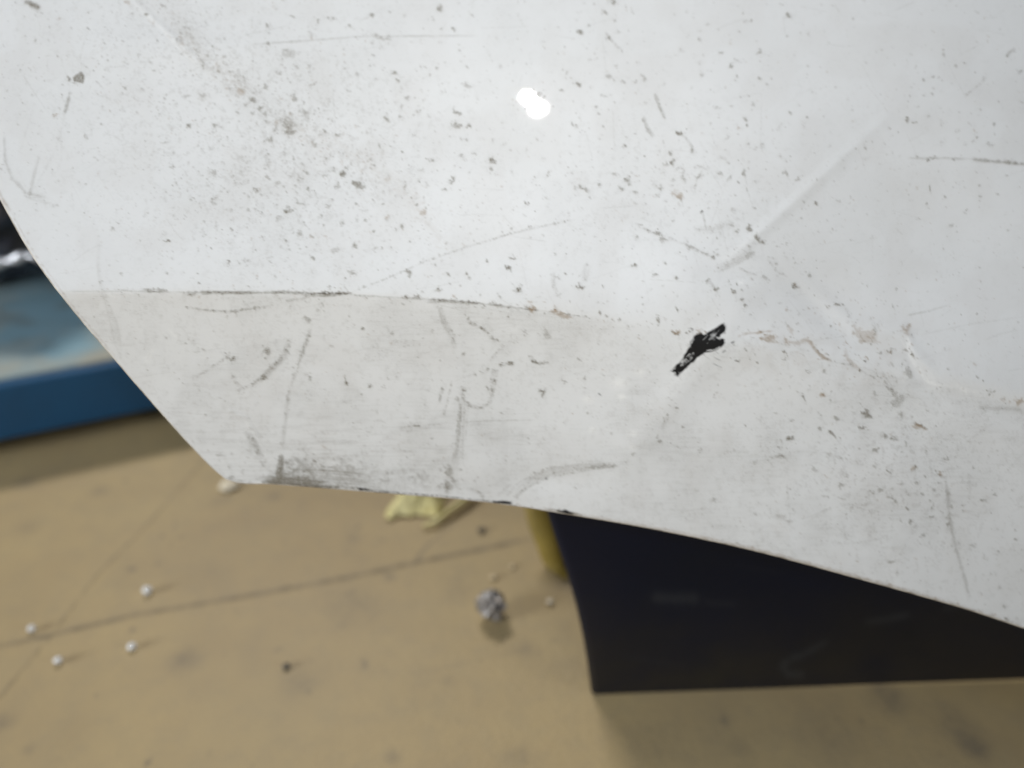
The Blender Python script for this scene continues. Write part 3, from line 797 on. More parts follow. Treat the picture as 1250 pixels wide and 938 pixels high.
# lower edge grime
ed = [p for p in BOT if p[0] < 1300]
strokes(0, 0, 1, [([(318, 588), (420, 595.5), (450, 598)], 2.8, 1.0, 'd', .4), ([(318, 589.5), (370, 593.5), (420, 597)], 1.5, .8, 'k', .5), ([(450, 599), (560, 608), (640, 618)], 1.2, .7, 'k', .7), ([(276, 584), (300, 588)], 2.0, .6), ([(436, 597), (456, 600)], 1.6, .8, 'd', .2), ([(450, 599), (500, 603), (560, 608)], 2.2, .8), ([(585, 611), (625, 615)], 2.2, .9, 'd', .3), ([(605, 612), (624, 614)], 2.0, .8, 'd', .4), ([(680, 624), (700, 627)], 2.2, .8, 'd', .5), ([(660, 621), (712, 630)], 3.0, .8),
                  ([(x, y - 1.5) for x, y in ed[6:]], 3.2, .62, 't', .5), ([(x, y - .6) for x, y in ed[9:]], 1.6, .4, 'd', .5), ([(-10, 225), (4, 246), (14, 262)], 5, .4, 't'), ([(x + 2, y - 1) for x, y in LEFT[4:9]], 1.8, .4, 't', .4)])
specks(530, 490, 3.788, "600,512,18,1.0,6,5,k 630,518,12,.8,5,10,k 300,470,10,.9,6,0 338,470,12,1.0,6,0,k 580,510,14,.8 650,527,14,.7,4,10 515,358,4,.9,,0,k 552,330,4,.8 505,316,4,.7 330,275,5,.5 258,390,6,.5 480,445,12,.28 650,395,6,.2,20 815,400,5,.4 225,458,9,.5 1080,62,5,.7 1120,30,7,.7,4,30 1150,120,7,.7,4,25 1040,182,13,.55,5 1228,223,9,.5 1035,160,6,.4,14 310,52,5,.7 707,56,6,.5 440,195,4,.6 555,125,4,.5 197,127,4,.6 380,455,12,.4,4,-20 1065,90,5,.45,16,-20 1130,212,10,.4,4,30")
# right hand side
specks(900, 370, 3.571, """140,155,30,.75,18,10,t 90,130,14,.7,,0,t 100,125,8,.6 165,150,15,.6,,0,t 125,150,12,.4 215,165,14,.6,18,0,t 560,140,48,.34,30,0,t 510,135,12,.5,,0,t 585,150,13,.6,,0,t 480,175,11,.45,,0,t 470,232,10,.5,,0,t 545,165,14,.4,,0,t 600,120,9,.5
620,175,7,.6,,0,t 665,215,20,.6,12,-10 665,215,18,.3,12,0,t 625,220,11,.52 535,295,12,.85,8 495,260,10,.46 558,255,7,.6 660,375,26,.5,16,30 640,350,12,.45 700,430,38,.32 740,300,20,.38,30,-30 765,225,7,1.0,17,-25 1100,395,6,.95,18 1112,388,5,.85,10 1098,385,8,.7,5 1047,324,7,.75 1070,342,6,.62
822,295,7,.65 920,288,7,.55 1228,437,24,.75,,0,t 1160,420,14,.6,9,20,t 1190,430,10,.4,,0,t 370,403,14,.65,,0,t 372,402,8,.5 285,405,16,.6 385,298,17,.46,7,-10 315,298,15,.48,9 210,235,12,.55,4,-15 205,245,10,.4,4,-15 5,253,8,1.0 88,262,5,.6 440,503,19,.48,9 565,482,23,.72,16,-25 545,548,15,.72
415,573,20,.55,11 230,590,18,.55,14,-30 800,540,26,.6,12,25,t 790,530,20,.9,6,25 715,495,17,.42 760,495,6,.6 680,590,17,.52,9,25 640,580,13,.48 430,8,22,.55,9,15 395,15,12,.45 460,10,10,.5 35,10,15,.65,7,35 840,35,9,.58,4 905,197,10,.3 825,125,7,.3 1190,215,4,.4 850,392,9,.3
190,375,5,.6 420,435,8,.4 365,90,5,.4 60,55,8,.3 210,88,7,.35 150,98,7,.35 680,20,4,.45,20 690,340,9,.4 625,325,8,.6 600,395,14,.35 745,400,4,.6 830,470,8,.35 950,485,8,.45,3 240,515,12,.3 100,510,16,.25 360,545,9,.35 310,150,10,.55,,0,t 240,120,18,.3,,0,t""")
strokes(900, 370, 3.571, [([(215, 172), (262, 180), (305, 160), (332, 195), (370, 235), (415, 256)], 13, .85, 't', .5), ([(330, 190), (370, 235), (412, 254)], 7, .5), ([(470, 200), (480, 240), (535, 292)], 12, .5, 't'), ([(410, 255), (500, 275), (620, 340)], 5, .3), ([(1050, 456), (1120, 458), (1250, 466)], 14, .34, 'd', .4, True), ([(770, 525), (830, 550)], 7, .9),
                          ([(740, 55), (840, 34), (925, 8)], 5, .38, 'd', .4, True), ([(800, 140), (1000, 95), (1250, 60)], 4, .16, 'd', .4, True), ([(880, 65), (940, 22)], 4, .2), ([(0, 150), (20, 140), (55, 133), (150, 122)], 6, .5, 't', .4, True), ([(270, 180), (350, 160), (470, 145)], 4, .25), ([(715, 200), (745, 212), (775, 245)], 6, .6),
                          ([(1000, 610), (1080, 550), (1130, 515)], 4, .2), ([(590, 80), (605, 120), (630, 75)], 10, .35), ([(470, 20), (490, 60)], 10, .3), ([(745, 150), (752, 185)], 7, 1.0, 'w', .3), ([(790, 275), (815, 325), (835, 350), (890, 362)], 7, .95, 'w', .4), ([(950, 365), (1030, 395), (1070, 410)], 22, .7, 'w'), ([(1010, 470), (1045, 455)], 8, .7, 'w')])
specks(830, 520, 2.976, """72,87,10,.6 230,77,4,.75 398,45,14,.55,10,-40 362,80,10,.5 368,110,14,.55,8 322,124,6,.75 583,218,13,.5 565,82,8,.5,4 712,85,15,.55,8,-15 853,153,15,.6,9 850,155,11,.6,,0,t 898,102,11,.72 945,176,15,.65,9 945,176,13,.6,,0,t 890,183,9,.5,5
757,165,15,.5,8 712,148,11,.46,6,40 970,120,15,.6,4,-10 1067,153,9,.42,5 910,275,10,.52 912,300,13,.6,6 912,330,14,.52,6 950,310,11,.46,4 985,295,10,.52,6 975,335,7,.55,14 975,358,7,.55,12 1030,290,8,.46,5 1105,268,12,.55,9,-20 1145,252,10,.46,7,-30 1060,308,10,.52,4,-20
1028,308,6,.52 1020,290,6,.52 1050,265,6,.46 838,352,14,.55,9 775,272,26,.42,7 725,235,13,.5,9,-40 700,245,11,.55,7 690,308,7,.65 828,303,9,.52 830,245,10,.42 885,397,13,.38,6 490,160,18,.32 275,320,9,.38 530,257,9,.36 585,262,11,.36,5 1218,415,8,.55 1180,655,14,.5,7 1192,703,9,.9
770,495,28,.46,5,-8 215,430,9,.55 370,330,17,.28 115,363,7,.55 860,208,12,.42 1065,437,14,.38,5 745,40,10,.6,6,20 770,48,10,.6,6,25 820,68,12,.45,6 685,70,9,.3 510,15,7,.45,12 510,60,7,.45 540,105,9,.35 195,90,9,.25 270,135,12,.3 125,270,12,.3 80,300,7,.3 60,235,7,.3 200,335,7,.3
1010,430,8,.45 1110,480,12,.3 1130,540,9,.3 600,403,6,.45 400,350,12,.35 650,300,9,.35 615,170,8,.35,4 805,208,14,.35 1240,525,10,.3 1160,590,9,.4 1100,540,6,.35 925,233,9,.4 975,245,7,.45,12 1235,610,6,.4""")
strokes(830, 520, 2.976, [([(965, 190), (978, 330), (1000, 440), (1030, 540), (1052, 630)], 8, .42, 'd', .5, True), ([(390, 215), (396, 300)], 5, .35), ([(560, 430), (650, 424), (740, 408)], 5, .22), ([(325, 300), (335, 330), (400, 348)], 5, .25), ([(1040, 60), (1120, 0)], 5, .2)])
specks(620, 180, 3.29, """475,130,17,.58,11,-20 455,165,15,.48,8,-45 615,160,11,.52 660,153,9,.52 600,197,11,.42,6 632,217,8,.48 685,195,20,.5,14,0,t 690,210,12,.4 515,182,9,.48 425,105,12,.38 635,68,12,.48,8 662,58,11,.55,14 650,22,13,.46,8
158,110,19,.52,7,-60 368,152,7,.52 310,170,19,.46,7,30 75,225,10,.65,5 22,242,5,.65 155,202,13,.36,6 228,298,6,.65 88,322,10,.52,6 778,260,10,1.0,6,0 778,260,7,.8,4,0,k 605,345,12,.52 618,370,17,.52,12 520,367,12,.52 500,478,14,.58,8 628,463,11,.65 590,515,8,.52
675,525,9,.7 538,602,6,1.0 540,632,5,.52 565,573,10,.42 315,470,8,.52 290,555,14,.6 8,485,13,.52 22,447,14,.65,5,-10 40,572,16,.55 190,430,5,.75 230,510,4,.75 920,345,7,1.0 928,332,6,.9 918,335,6,.9 970,325,12,.78 998,355,14,.62,11 1010,375,12,.6 1025,383,9,.78
840,365,10,.52 985,243,11,.65 1125,385,9,.52 1158,558,18,.62,15,30 1150,548,8,.6,,0,t 1215,518,9,.52,12,30 1030,525,20,.38,10,15 887,540,5,.95,9,-15 908,580,13,.95,10,-20 922,552,8,.9 940,613,11,.9,7,30 957,635,8,.78,5,40 1075,470,8,.42 1187,218,5,.85 1235,225,9,.55
680,650,4,.55,11 605,700,6,.8,10 600,688,5,.5,14 370,665,9,.42 845,484,6,.7 800,535,6,.8,11,15 835,572,11,.6 970,430,20,.42 900,310,12,.42 840,410,5,.6 885,437,4,.7 910,410,4,.7 300,655,6,.4 330,600,6,.3 385,562,8,.4 160,240,6,.3 15,330,7,.4 140,355,6,.3 390,322,8,.3 350,358,9,.3
560,270,9,.35 585,293,4,.5 555,230,8,.35 705,130,8,.4,16,-20 820,440,9,.6 780,425,6,.5 860,350,8,.4 820,340,10,.3 1155,465,7,.4 1095,38,6,.6,10,-30 1118,105,4,.55,18,-15 1160,130,11,.5,6,-40 1225,343,5,.5 950,100,5,.55,16 925,140,5,.7 890,125,4,.4,24 770,120,4,.4,26 850,105,13,.4,7 740,15,8,.45,16 1130,720,8,.4
940,545,12,.9,8,-20,w 925,540,7,1.0,,0,w 912,568,6,.8,,0,w""")
strokes(620, 180, 3.29, [([(518, 308), (560, 335), (605, 352)], 8, .7), ([(600, 350), (660, 370), (700, 388)], 6, .4), ([(700, 386), (760, 412), (830, 446)], 9, .75), ([(782, 265), (797, 332)], 3.5, .42, 'd', .3, True), ([(322, 470), (305, 545)], 22, .18), ([(180, 490), (185, 560), (205, 600)], 10, .36), ([(798, 530), (820, 550), (845, 592)], 10, .45), ([(920, 482), (960, 500), (1050, 535)], 6, .35),
                         ([(830, 490), (900, 465), (985, 415)], 22, .34), ([(740, 330), (830, 330), (910, 300)], 26, .22), ([(950, 110), (960, 170), (985, 240)], 4, .3), ([(660, 10), (745, 20)], 4, .2), ([(850, 460), (960, 385), (1010, 330)], 12, .4, 'w'), ([(1040, 440), (1080, 500), (1120, 520)], 5, .25)])
# black paint scuff (770,380 x6.944)
BK = [([(640, 235), (610, 270), (585, 300)], 70, 1.0), ([(600, 265), (560, 310), (510, 380), (475, 425)], 62, 1.0), ([(640, 270), (590, 330), (510, 420), (455, 475), (400, 530)], 16, .9), ([(570, 280), (510, 360), (430, 440), (365, 515)], 19, .9),
      ([(545, 260), (600, 240), (660, 265), (700, 290)], 52, 1.0), ([(560, 250), (560, 290)], 40, 1.0), ([(640, 270), (720, 210), (775, 160), (800, 140)], 36, 1.0), ([(660, 200), (720, 165), (775, 130)], 13, .95), ([(690, 215), (770, 170), (802, 150)], 22, 1.0),
      ([(650, 290), (700, 300), (750, 270), (790, 240)], 34, .95), ([(680, 322), (740, 285), (782, 245)], 14, .9), ([(620, 250), (680, 250)], 40, 1.0), ([(575, 205), (620, 220)], 16, .8), ([(360, 520), (400, 480), (445, 435)], 12, .9), ([(385, 540), (430, 490), (500, 430)], 8, .8), ([(850, 275), (885, 255)], 9, .95),
      ([(775, 355), (805, 330)], 8, .6), ([(700, 385), (730, 405), (765, 420)], 5, .45), ([(700, 445), (740, 465), (775, 475)], 5, .45), ([(640, 390), (670, 405)], 5, .35), ([(720, 345), (745, 360)], 5, .4), ([(790, 195), (805, 180)], 8, .6), ([(480, 145), (520, 150)], 6, .6)]
for i, (pts, wd, st) in enumerate(BK):
    q = [(770 + x / 6.944, 380 + y / 6.944) for x, y in pts]
    w_ = wd / 6.944
    if w_ > 3:
        pc.stroke(q, w_ * .62, st, 'k', .15, True)
        pc.brush(q, w_ * 1.5, int(w_ * 4), st, 'k', 400 + i, .17)
    else:
        pc.stroke(q, w_ * .9, st, 'k', .34, True)
BP = [(352, 522), (400, 468), (440, 424), (462, 425), (505, 350), (545, 306), (530, 290), (545, 255), (562, 235), (550, 206), (600, 218), (650, 192), (690, 196), (720, 160), (775, 122), (812, 138), (798, 165), (735, 222), (770, 238), (792, 236), (785, 258), (735, 305), (690, 332), (662, 314), (610, 366), (560, 402), (490, 462), (440, 482), (388, 548), (384, 528), (362, 530)]
pc.poly([(770 + x / 6.944, 380 + y / 6.944) for x, y in BP], .97, 'k', 1.9, 1.2)
for q_, w_, n_, rg_ in (([(345, 540), (450, 440), (600, 280)], 12, 26, .2), ([(560, 280), (660, 215), (820, 120)], 9, 20, .2), ([(600, 320), (700, 310), (800, 235)], 8, 18, .22), ([(500, 330), (560, 240), (640, 190)], 9, 16, .25)):
    pc.brush([(770 + x / 6.944, 380 + y / 6.944) for x, y in q_], w_, n_, .85, 'k', int(q_[0][0]), rg_)
rw = np.random.default_rng(5)
for i in range(26):      # bare streaks left by the bristles
    t_ = rw.uniform(.05, .75); o = rw.normal(0, 3.2)
    cx, cy = (853 - 26 * t_ + o * .45, 424 + 26 * t_ + o * .5) if i < 15 else (882 - 20 * t_ + o * .9, 401 + 14 * t_ + o * .6)
    l = rw.uniform(3, 9)
    m_ = Canvas.win(pc, cx, cy, 14)
    sl_ = (slice(m_[2], m_[3]), slice(m_[0], m_[1]))
    keep = pc.ch['w'][sl_].copy(); pc.ch['w'][sl_] = 0
    pc.stroke([(cx, cy), (cx - l * .5, cy + l * .55), (cx - l, cy + l * 1.0)], .8, .8, 'w', .3, True)
    pc.ch['k'][sl_] *= 1 - .8 * pc.ch['w'][sl_]
    pc.ch['w'][sl_] = keep
specks(770, 380, 6.944, "500,175,14,.8,20 520,155,10,.7 555,165,8,.6 600,160,12,.6 630,175,10,.6 580,195,30,.6,14,0,t 570,170,24,.5,,0,t 380,182,34,.7,14,0 375,180,25,.5,14,0,t 237,115,9,.9 235,65,10,.5,24 893,422,14,1.0,7,-5 893,422,9,.7,5,0,k 1072,437,11,.6 772,385,14,.6,5,15 1058,372,9,.4 700,733,8,.4 388,820,14,.65,7,30 310,882,12,.6 350,110,9,.4 345,80,9,.4 280,165,8,.5 45,510,22,.35,7,30 290,75,9,.35")
pc.stroke([(905, 408), (925, 406), (945, 404)], 2.5, .5, 't', .5)
# lit line of the long ridge painted white, then the chipped lip
pc.stroke([(925, 272), (1000, 205), (1090, 128)], 3.0, .16, 'w', .5)
pc.stroke([(1095, 408), (1106, 425), (1112, 440), (1128, 462), (1142, 470), (1165, 472)], 1.8, .7, 'w', .5)
# random fine speckle, thickest at the left of the upper face
def dens(x, y):
    d = .30
    d += 1.6 * math.exp(-((x - 340) / 170) ** 2 - ((y - 200) / 125) ** 2)
    d += .7 * math.exp(-((x - 200) / 160) ** 2 - ((y - 60) / 90) ** 2)
    d += .6 * math.exp(-((x - 800) / 140) ** 2 - ((y - 230) / 90) ** 2)
    d += .75 * math.exp(-((x - 1090) / 110) ** 2 - ((y - 590) / 80) ** 2)
    d += .5 * math.exp(-((x - 900) / 70) ** 2 - ((y - 350) / 60) ** 2)
    d += .7 * math.exp(-((x - 400) / 160) ** 2 - ((y - 560) / 40) ** 2)
    return d / 1.7
r2 = np.random.default_rng(91)
k = 0
while k < 8500:
    x, y = r2.uniform(-20, 1265), r2.uniform(-20, 770)
    if r2.random() > dens(x, y):
        continue
    k += 1
    rr = min(3.4, .55 + r2.gamma(1.3, .42))
    pc.speck(x, y, rr, r2.uniform(.12, .50) * (1.2 if rr < 1 else .85), None, None, 'd' if r2.random() < .86 else 't', r2)
for i in range(240):   # hair-fine wipe scratches
    x, y = r2.uniform(0, 1250), r2.uniform(0, 700)
    yc = np.interp(x, CREASE[:, 0], CREASE[:, 1])
    a = r2.normal(-.05, .16) if y > yc else r2.choice([r2.normal(-.3, .3), r2.normal(1.2, .4)])
    l = r2.uniform(12, 60)
    pc.stroke([(x, y), (x + l * math.cos(a) * .5, y + l * math.sin(a) * .5 + r2.normal(0, .8)), (x + l * math.cos(a), y + l * math.sin(a))], .9, r2.uniform(.07, .2), 'd', .7, True)
for i in range(150):
    x, y = r2.normal(1040, 60), r2.normal(412, 24)
    pc.speck(x, y, .6 + r2.gamma(1.2, .6), r2.uniform(.2, .6), None, None, 't' if r2.random() < .6 else 'd', r2)
for i in range(170):
    x = r2.uniform(120, 1250)
    y = np.interp(x, CREASE[:, 0], CREASE[:, 1]) + r2.normal(0, 3.2 if x < 800 else 9)
    pc.speck(x, y, .6 + r2.gamma(1.1, .6), r2.uniform(.25, .7), None, None, 't' if r2.random() < .3 else 'd', r2)
for i in range(220):
    x, y = r2.normal(380, 85), 600 - abs(r2.normal(0, 26))
    pc.speck(x, y, .6 + r2.gamma(1.2, .7), r2.uniform(.2, .6), None, None, 'd', r2)
for q in ([(657, 119), (662, 113)], [(660, 123), (666, 117)], [(655, 117), (659, 112)], [(646, 139), (651, 134)], [(640, 134), (644, 131)]):
    pc.stroke(q, 1.1, .8, 'd', .3, True)
# dust film
sh = (pc.h, pc.w)
YY = (np.arange(pc.h) / pc.s + pc.y0)[:, None]
XX = (np.arange(pc.w) / pc.s + pc.x0)[None, :]
YC = np.interp(XX[0], CREASE[:, 0], CREASE[:, 1])[None, :]
lf = vnoise(sh, 130, 21) * .5 + vnoise(sh, 46, 22) * .3 + vnoise(sh, 16, 23) * .2
st_ = vnoise(sh, (2.2, 34), 24) * .55 + vnoise(sh, (5, 60), 25) * .45
below = sstep(-3, 3, YY - YC)
film = .012 + .05 * sstep(.35, .75, lf) * (1 - below) + below * (.02 + .11 * sstep(.36, .72, lf) + .10 * sstep(.45, .85, st_) * sstep(.25, .7, lf))
film = film + .16 * np.exp(-((XX - 400) / 190) ** 2 - ((YY - 560) / 50) ** 2) * sstep(.3, .8, st_) * below
film = film * (1 - .9 * np.exp(-(((XX - 593) / 34) ** 2 + ((YY - 568) / 27) ** 2) ** 2)) * (1 - .6 * np.exp(-((XX - 690) / 70) ** 2 - ((YY - 595) / 16) ** 2))
film = film + .05 * np.exp(-((XX - 350) / 140) ** 2 - ((YY - 210) / 120) ** 2) * sstep(.3, .7, vnoise(sh, 9, 31) * .5 + lf * .5)
DN = (.28 + 1.25 * np.exp(-((XX - 330) / 190) ** 2 - ((YY - 190) / 130) ** 2) + .7 * np.exp(-((XX - 190) / 170) ** 2 - ((YY - 60) / 100) ** 2)
      + .5 * np.exp(-((XX - 820) / 150) ** 2 - ((YY - 240) / 90) ** 2) + .8 * np.exp(-((XX - 1090) / 120) ** 2 - ((YY - 580) / 90) ** 2) + .5 * below)
mot = .55 * vnoise(sh, 4.2, 41) + .45 * vnoise(sh, 10, 42)
film = film + .13 * np.clip(DN, 0, 1.5) * sstep(.56, .84, mot) + .10 * np.clip(DN, 0, 1.4) * sstep(.62, .86, vnoise(sh, 2.6, 43) * .6 + vnoise(sh, 24, 44) * .4)
pc.put('d', (slice(None), slice(None)), film)
tanf = .05 * sstep(.5, .8, vnoise(sh, 60, 28)) + .10 * np.exp(-((XX - 1020) / 120) ** 2 - ((YY - 440) / 45) ** 2) * sstep(.4, .8, vnoise(sh, 14, 29))
pc.put('t', (slice(None), slice(None)), tanf)

# ---- paint material
pm = NT("white_car_paint")
at = pm.n("ShaderNodeAttribute", attribute_name="grime")
sep = pm.n("ShaderNodeSeparateColor")
pm.link(at.outputs["Color"], sep.inputs[0])
gr = pm.maprange(pm.noise(1500, 3, .65), .3, .7, .62, 1.28)
base = pm.mix(pm.maprange(pm.noise(9, 3), .35, .65, 0, 1), (0.790, 0.800, 0.806), (0.765, 0.775, 0.780))
base = pm.mix(at.outputs["Alpha"], base, (0.88, 0.885, 0.88))
dd = pm.math('MULTIPLY', pm.math('MULTIPLY', sep.outputs[0], gr), .90)
base = pm.mix(pm.math('MINIMUM', dd, .93), base, (0.140, 0.118, 0.078))
base = pm.mix(pm.math('MULTIPLY', sep.outputs[1], .72), base, (0.30, 0.205, 0.115))
base = pm.mix(pm.math('MINIMUM', pm.math('MULTIPLY', sep.outputs[2], 1.15), 1.0), base, (0.013, 0.013, 0.014))
pm.base(base)
rg = pm.math('ADD', .43, pm.math('MULTIPLY', sep.outputs[0], .5))
pm.link(rg, pm.b.inputs["Roughness"])
cw = pm.math('SUBTRACT', 1.0, pm.math('MINIMUM', pm.math('MULTIPLY', sep.outputs[0], 2.2), 1.0))
pm.link(pm.math('MULTIPLY', cw, pm.math('SUBTRACT', 1.0, sep.outputs[2])), pm.b.inputs["Coat Weight"])
pm.b.inputs["Coat Roughness"].default_value = 0.035
pm.b.inputs["Specular IOR Level"].default_value = 0.24
mudb = pm.math('ADD', pm.math('MULTIPLY', sep.outputs[0], 1.0), pm.math('ADD', pm.math('MULTIPLY', pm.noise(700, 2), .015), pm.math('MULTIPLY', pm.noise(75, 2), .12)))
pm.bump(mudb, .35, .0005)

door = empty("car_door", tuple(panel_pts(np.array([276.0]), np.array([585.0]))[0]), "white painted car door corner with a crushed crease, dirt specks and a black scuff", "car door")
skin = mesh_obj("outer_skin", V3.reshape(-1, 3), grid_quads(*PX.shape), pm.m, door)
a = skin.data.attributes.new("grime", 'FLOAT_COLOR', 'POINT')
inn = (PX > -138) & (PX < 1328) & (PY > -58) & (PY < 818)
buf = np.stack([np.where(inn, pc.sample(c, PX, PY), 0) for c in "dtkw"], -1).astype(np.float32)
a.data.foreach_set("color", buf.ravel())

# ---- folded hem round the free edges
ul = np.linspace(.2, 1, 500)
ub = np.linspace(0, 1, 900)[1:]
path = np.concatenate([catmull_y(LEFT, ul), catmull_y(BOT, ub)])
Pp = panel_pts(path[:, 0], path[:, 1])
cen = panel_pts(np.array([760.0]), np.array([200.0]))[0]
tan = np.gradient(Pp, axis=0); tan /= np.linalg.norm(tan, axis=1)[:, None]
e = 3.0
gx = panel_pts(path[:, 0] + e, path[:, 1]) - panel_pts(path[:, 0] - e, path[:, 1])
gy = panel_pts(path[:, 0], path[:, 1] + e) - panel_pts(path[:, 0], path[:, 1] - e)
nn = np.cross(gx, gy); nn /= np.linalg.norm(nn, axis=1)[:, None]
nn = np.where((nn @ PN)[:, None] < 0, -nn, nn)
out = np.cross(tan, nn); out /= np.linalg.norm(out, axis=1)[:, None]
sg = np.sign(((Pp - cen) * out).sum(1)); out *= sg[:, None]
for _ in range(6):
    out[1:-1] = (out[:-2] + 2 * out[1:-1] + out[2:]) / 4
rr = .0016
rows = [Pp + out * rr * math.sin(th) - nn * rr * (1 - math.cos(th)) for th in np.linspace(0, math.pi, 8)]
rows.append(rows[-1] - out * .006 - nn * .0002)
rows.append(rows[-1] - out * .008 - nn * .0004)
HV = np.stack(rows, 0)
hk = NT("hem_paint").set(Roughness=.42)
f = hk.maprange(hk.noise(95, 4, .6), .46, .66, 0, .8)
hk.base(hk.mix(f, (.60, .56, .50), (.16, .125, .09)))
mesh_obj("hem_flange", HV.reshape(-1, 3), grid_quads(*HV.shape[:2]), hk.m, door)
# ---- inner sheet of the door behind it
S2, T2 = np.linspace(.012, 1, 60), np.linspace(0, .985, 60)
U2 = coons(S2, T2)
I3 = panel_pts(U2[..., 0], U2[..., 1], -.016)
im = simple("inner_primer", (.55, .56, .55), .5, 0, (.45, .45, .44), 12)
mesh_obj("inner_panel", I3.reshape(-1, 3), grid_quads(60, 60)[:, ::-1], im, door)

# ================================================================== DARK BIN behind the panel
A = floor_pt(722, 849); B = floor_pt(1250, 830)
ub_ = (B - A); ub_[2] = 0; ub_ /= np.linalg.norm(ub_)
nb = np.array([ub_[1], -ub_[0], 0])           # towards the camera
if nb @ (CAM - A) < 0: nb = -nb


def on_face(px, py):
    d = ray(px, py)
    return CAM + d * (((A - CAM) @ nb) / (d @ nb))


edge = [on_face(*p) for p in ((722, 849), (718, 815), (712, 778), (704, 742), (692, 700), (681, 668), (668, 628))]
eu = np.array([(p - A) @ ub_ for p in edge]); ez = np.array([p[2] for p in edge]); ez[0] = .001
ez = np.append(ez, ez[-1] + .07); eu = np.append(eu, eu[-1] - .016)
H = ez[-1]
zz = np.linspace(.001, H, 90)
left_u = np.interp(zz, ez, eu)
for _ in range(30):
    left_u[1:-1] = (left_u[:-2] + left_u[1:-1] * 2 + left_u[2:]) / 4
WID = .62
bin_m = NT("dark_plastic").set(Roughness=.30)
bin_m.b.inputs["Specular IOR Level"].default_value = 0.30
at = bin_m.n("ShaderNodeAttribute", attribute_name="scuff")
c = bin_m.mix(bin_m.maprange(bin_m.noise(7, 4), .35, .7, 0, 1), (.0010, .0042, .019), (.0020, .0050, .0150))
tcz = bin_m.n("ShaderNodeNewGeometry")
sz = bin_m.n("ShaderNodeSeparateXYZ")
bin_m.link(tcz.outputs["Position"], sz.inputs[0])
floor_bounce = bin_m.math('MULTIPLY', bin_m.maprange(sz.outputs[2], .02, .15, 1, 0), bin_m.maprange(bin_m.noise(14, 5, .65), .3, .7, .35, 1))
c = bin_m.mix(floor_bounce, c, (.021, .0185, .0155))     # light bouncing off the floor, put into the colour of the foot
c = bin_m.mix(bin_m.math('MULTIPLY', at.outputs["Fac"], .30), c, (.07, .075, .08))
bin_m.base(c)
bin_m.bump(bin_m.noise(240, 3), .12, .001)
bin_e = empty("plastic_bin", tuple(A), "dark navy plastic bin standing on the floor beneath the car door", "bin")
nu = 200
uu = np.linspace(0, 1, nu)
G = np.zeros((len(zz), nu, 3))
for i, z in enumerate(zz):
    u = left_u[i] + (WID - left_u[i]) * uu
    bow = .010 * np.sin(np.clip((u + .1) / .72, 0, 1) * math.pi)
    rnd = .003 * np.clip(1 - (u - left_u[i]) / .005, 0, 1) ** 2
    G[i] = A + ub_ * u[:, None] + nb * (bow * 0 - rnd - .05 * z * 0)[:, None]
    G[i, :, 2] = z
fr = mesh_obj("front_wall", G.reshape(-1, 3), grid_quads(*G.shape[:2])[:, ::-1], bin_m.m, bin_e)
# scuffs painted on by position on the wall
bc = Canvas(640, 600, 1300, 860, 1.0, 301)
for pts, wd, st in [([(1012, 782), (985, 797), (963, 806)], 6, .8), ([(962, 805), (956, 815), (962, 823), (982, 824)], 7, .9), ([(1055, 760), (1080, 757), (1112, 750)], 7, .75), ([(1150, 744), (1170, 742)], 5, .5), ([(795, 729), (830, 731), (855, 731)], 11, .75), ([(860, 735), (900, 738)], 6, .35),
                    ([(900, 690), (960, 702)], 3, .2), ([(760, 800), (840, 815)], 5, .15)]:
    bc.stroke(pts, wd, st, 'd', .3, True)
rel = G - CAM
dp = rel @ FWD
gx_, gy_ = 625 + FPX * (rel @ RGT) / dp, 469 - FPX * (rel @ UPV) / dp
at_ = fr.data.attributes.new("scuff", 'FLOAT', 'POINT')
ins = (gx_ > 642) & (gx_ < 1296) & (gy_ > 602) & (gy_ < 856)
at_.data.foreach_set("value", np.where(ins, bc.sample('d', gx_, gy_), 0).astype(np.float32).ravel())
# side, back and rim
DEP = .30
sv = []
for i, z in enumerate(zz[::6]):
    u0 = left_u[i * 6]
    row = [A + ub_ * u0 - nb * .003, A + ub_ * (u0 + .10) - nb * (DEP * .5), A + ub_ * (u0 + .20) - nb * DEP, A + ub_ * WID - nb * DEP, A + ub_ * WID]
    for q in row:
        q = q.copy(); q[2] = z; sv.append(q)
nr = len(zz[::6])
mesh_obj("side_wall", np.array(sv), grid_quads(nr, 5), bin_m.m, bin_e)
rim = [A + ub_ * (left_u[-1] - .006) + nb * .006, A + ub_ * (WID + .006) + nb * .006, A + ub_ * (WID + .006) - nb * (DEP + .006), A + ub_ * (left_u[-1] + .19) - nb * (DEP + .006)]
rin = [A + ub_ * (left_u[-1] + .012) - nb * .014, A + ub_ * (WID - .012) - nb * .014, A + ub_ * (WID - .012) - nb * (DEP - .014), A + ub_ * (left_u[-1] + .205) - nb * (DEP - .014)]
rv = []
for z in (H, H + .012):
    for ring in (rim, rin):
        for q in ring:
            q = q.copy(); q[2] = z; rv.append(q)
rq = []
for i in range(4):
    j = (i + 1) % 4
    rq += [[8 + i, 8 + j, 12 + j, 12 + i], [i, j, 8 + j, 8 + i], [4 + i, 12 + i, 12 + j, 4 + j], [i, 4 + i, 4 + j, j]]
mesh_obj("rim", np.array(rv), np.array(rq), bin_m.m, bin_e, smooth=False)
bv = []
for q in (A + ub_ * .02 - nb * .02, A + ub_ * (WID - .01) - nb * .02, A + ub_ * (WID - .01) - nb * (DEP - .01), A + ub_ * .21 - nb * (DEP - .01)):
    q = q.copy(); q[2] = .006; bv.append(q)
mesh_obj("bin_base", np.array(bv), np.array([[0, 1, 2, 3]]), bin_m.m, bin_e, smooth=False)

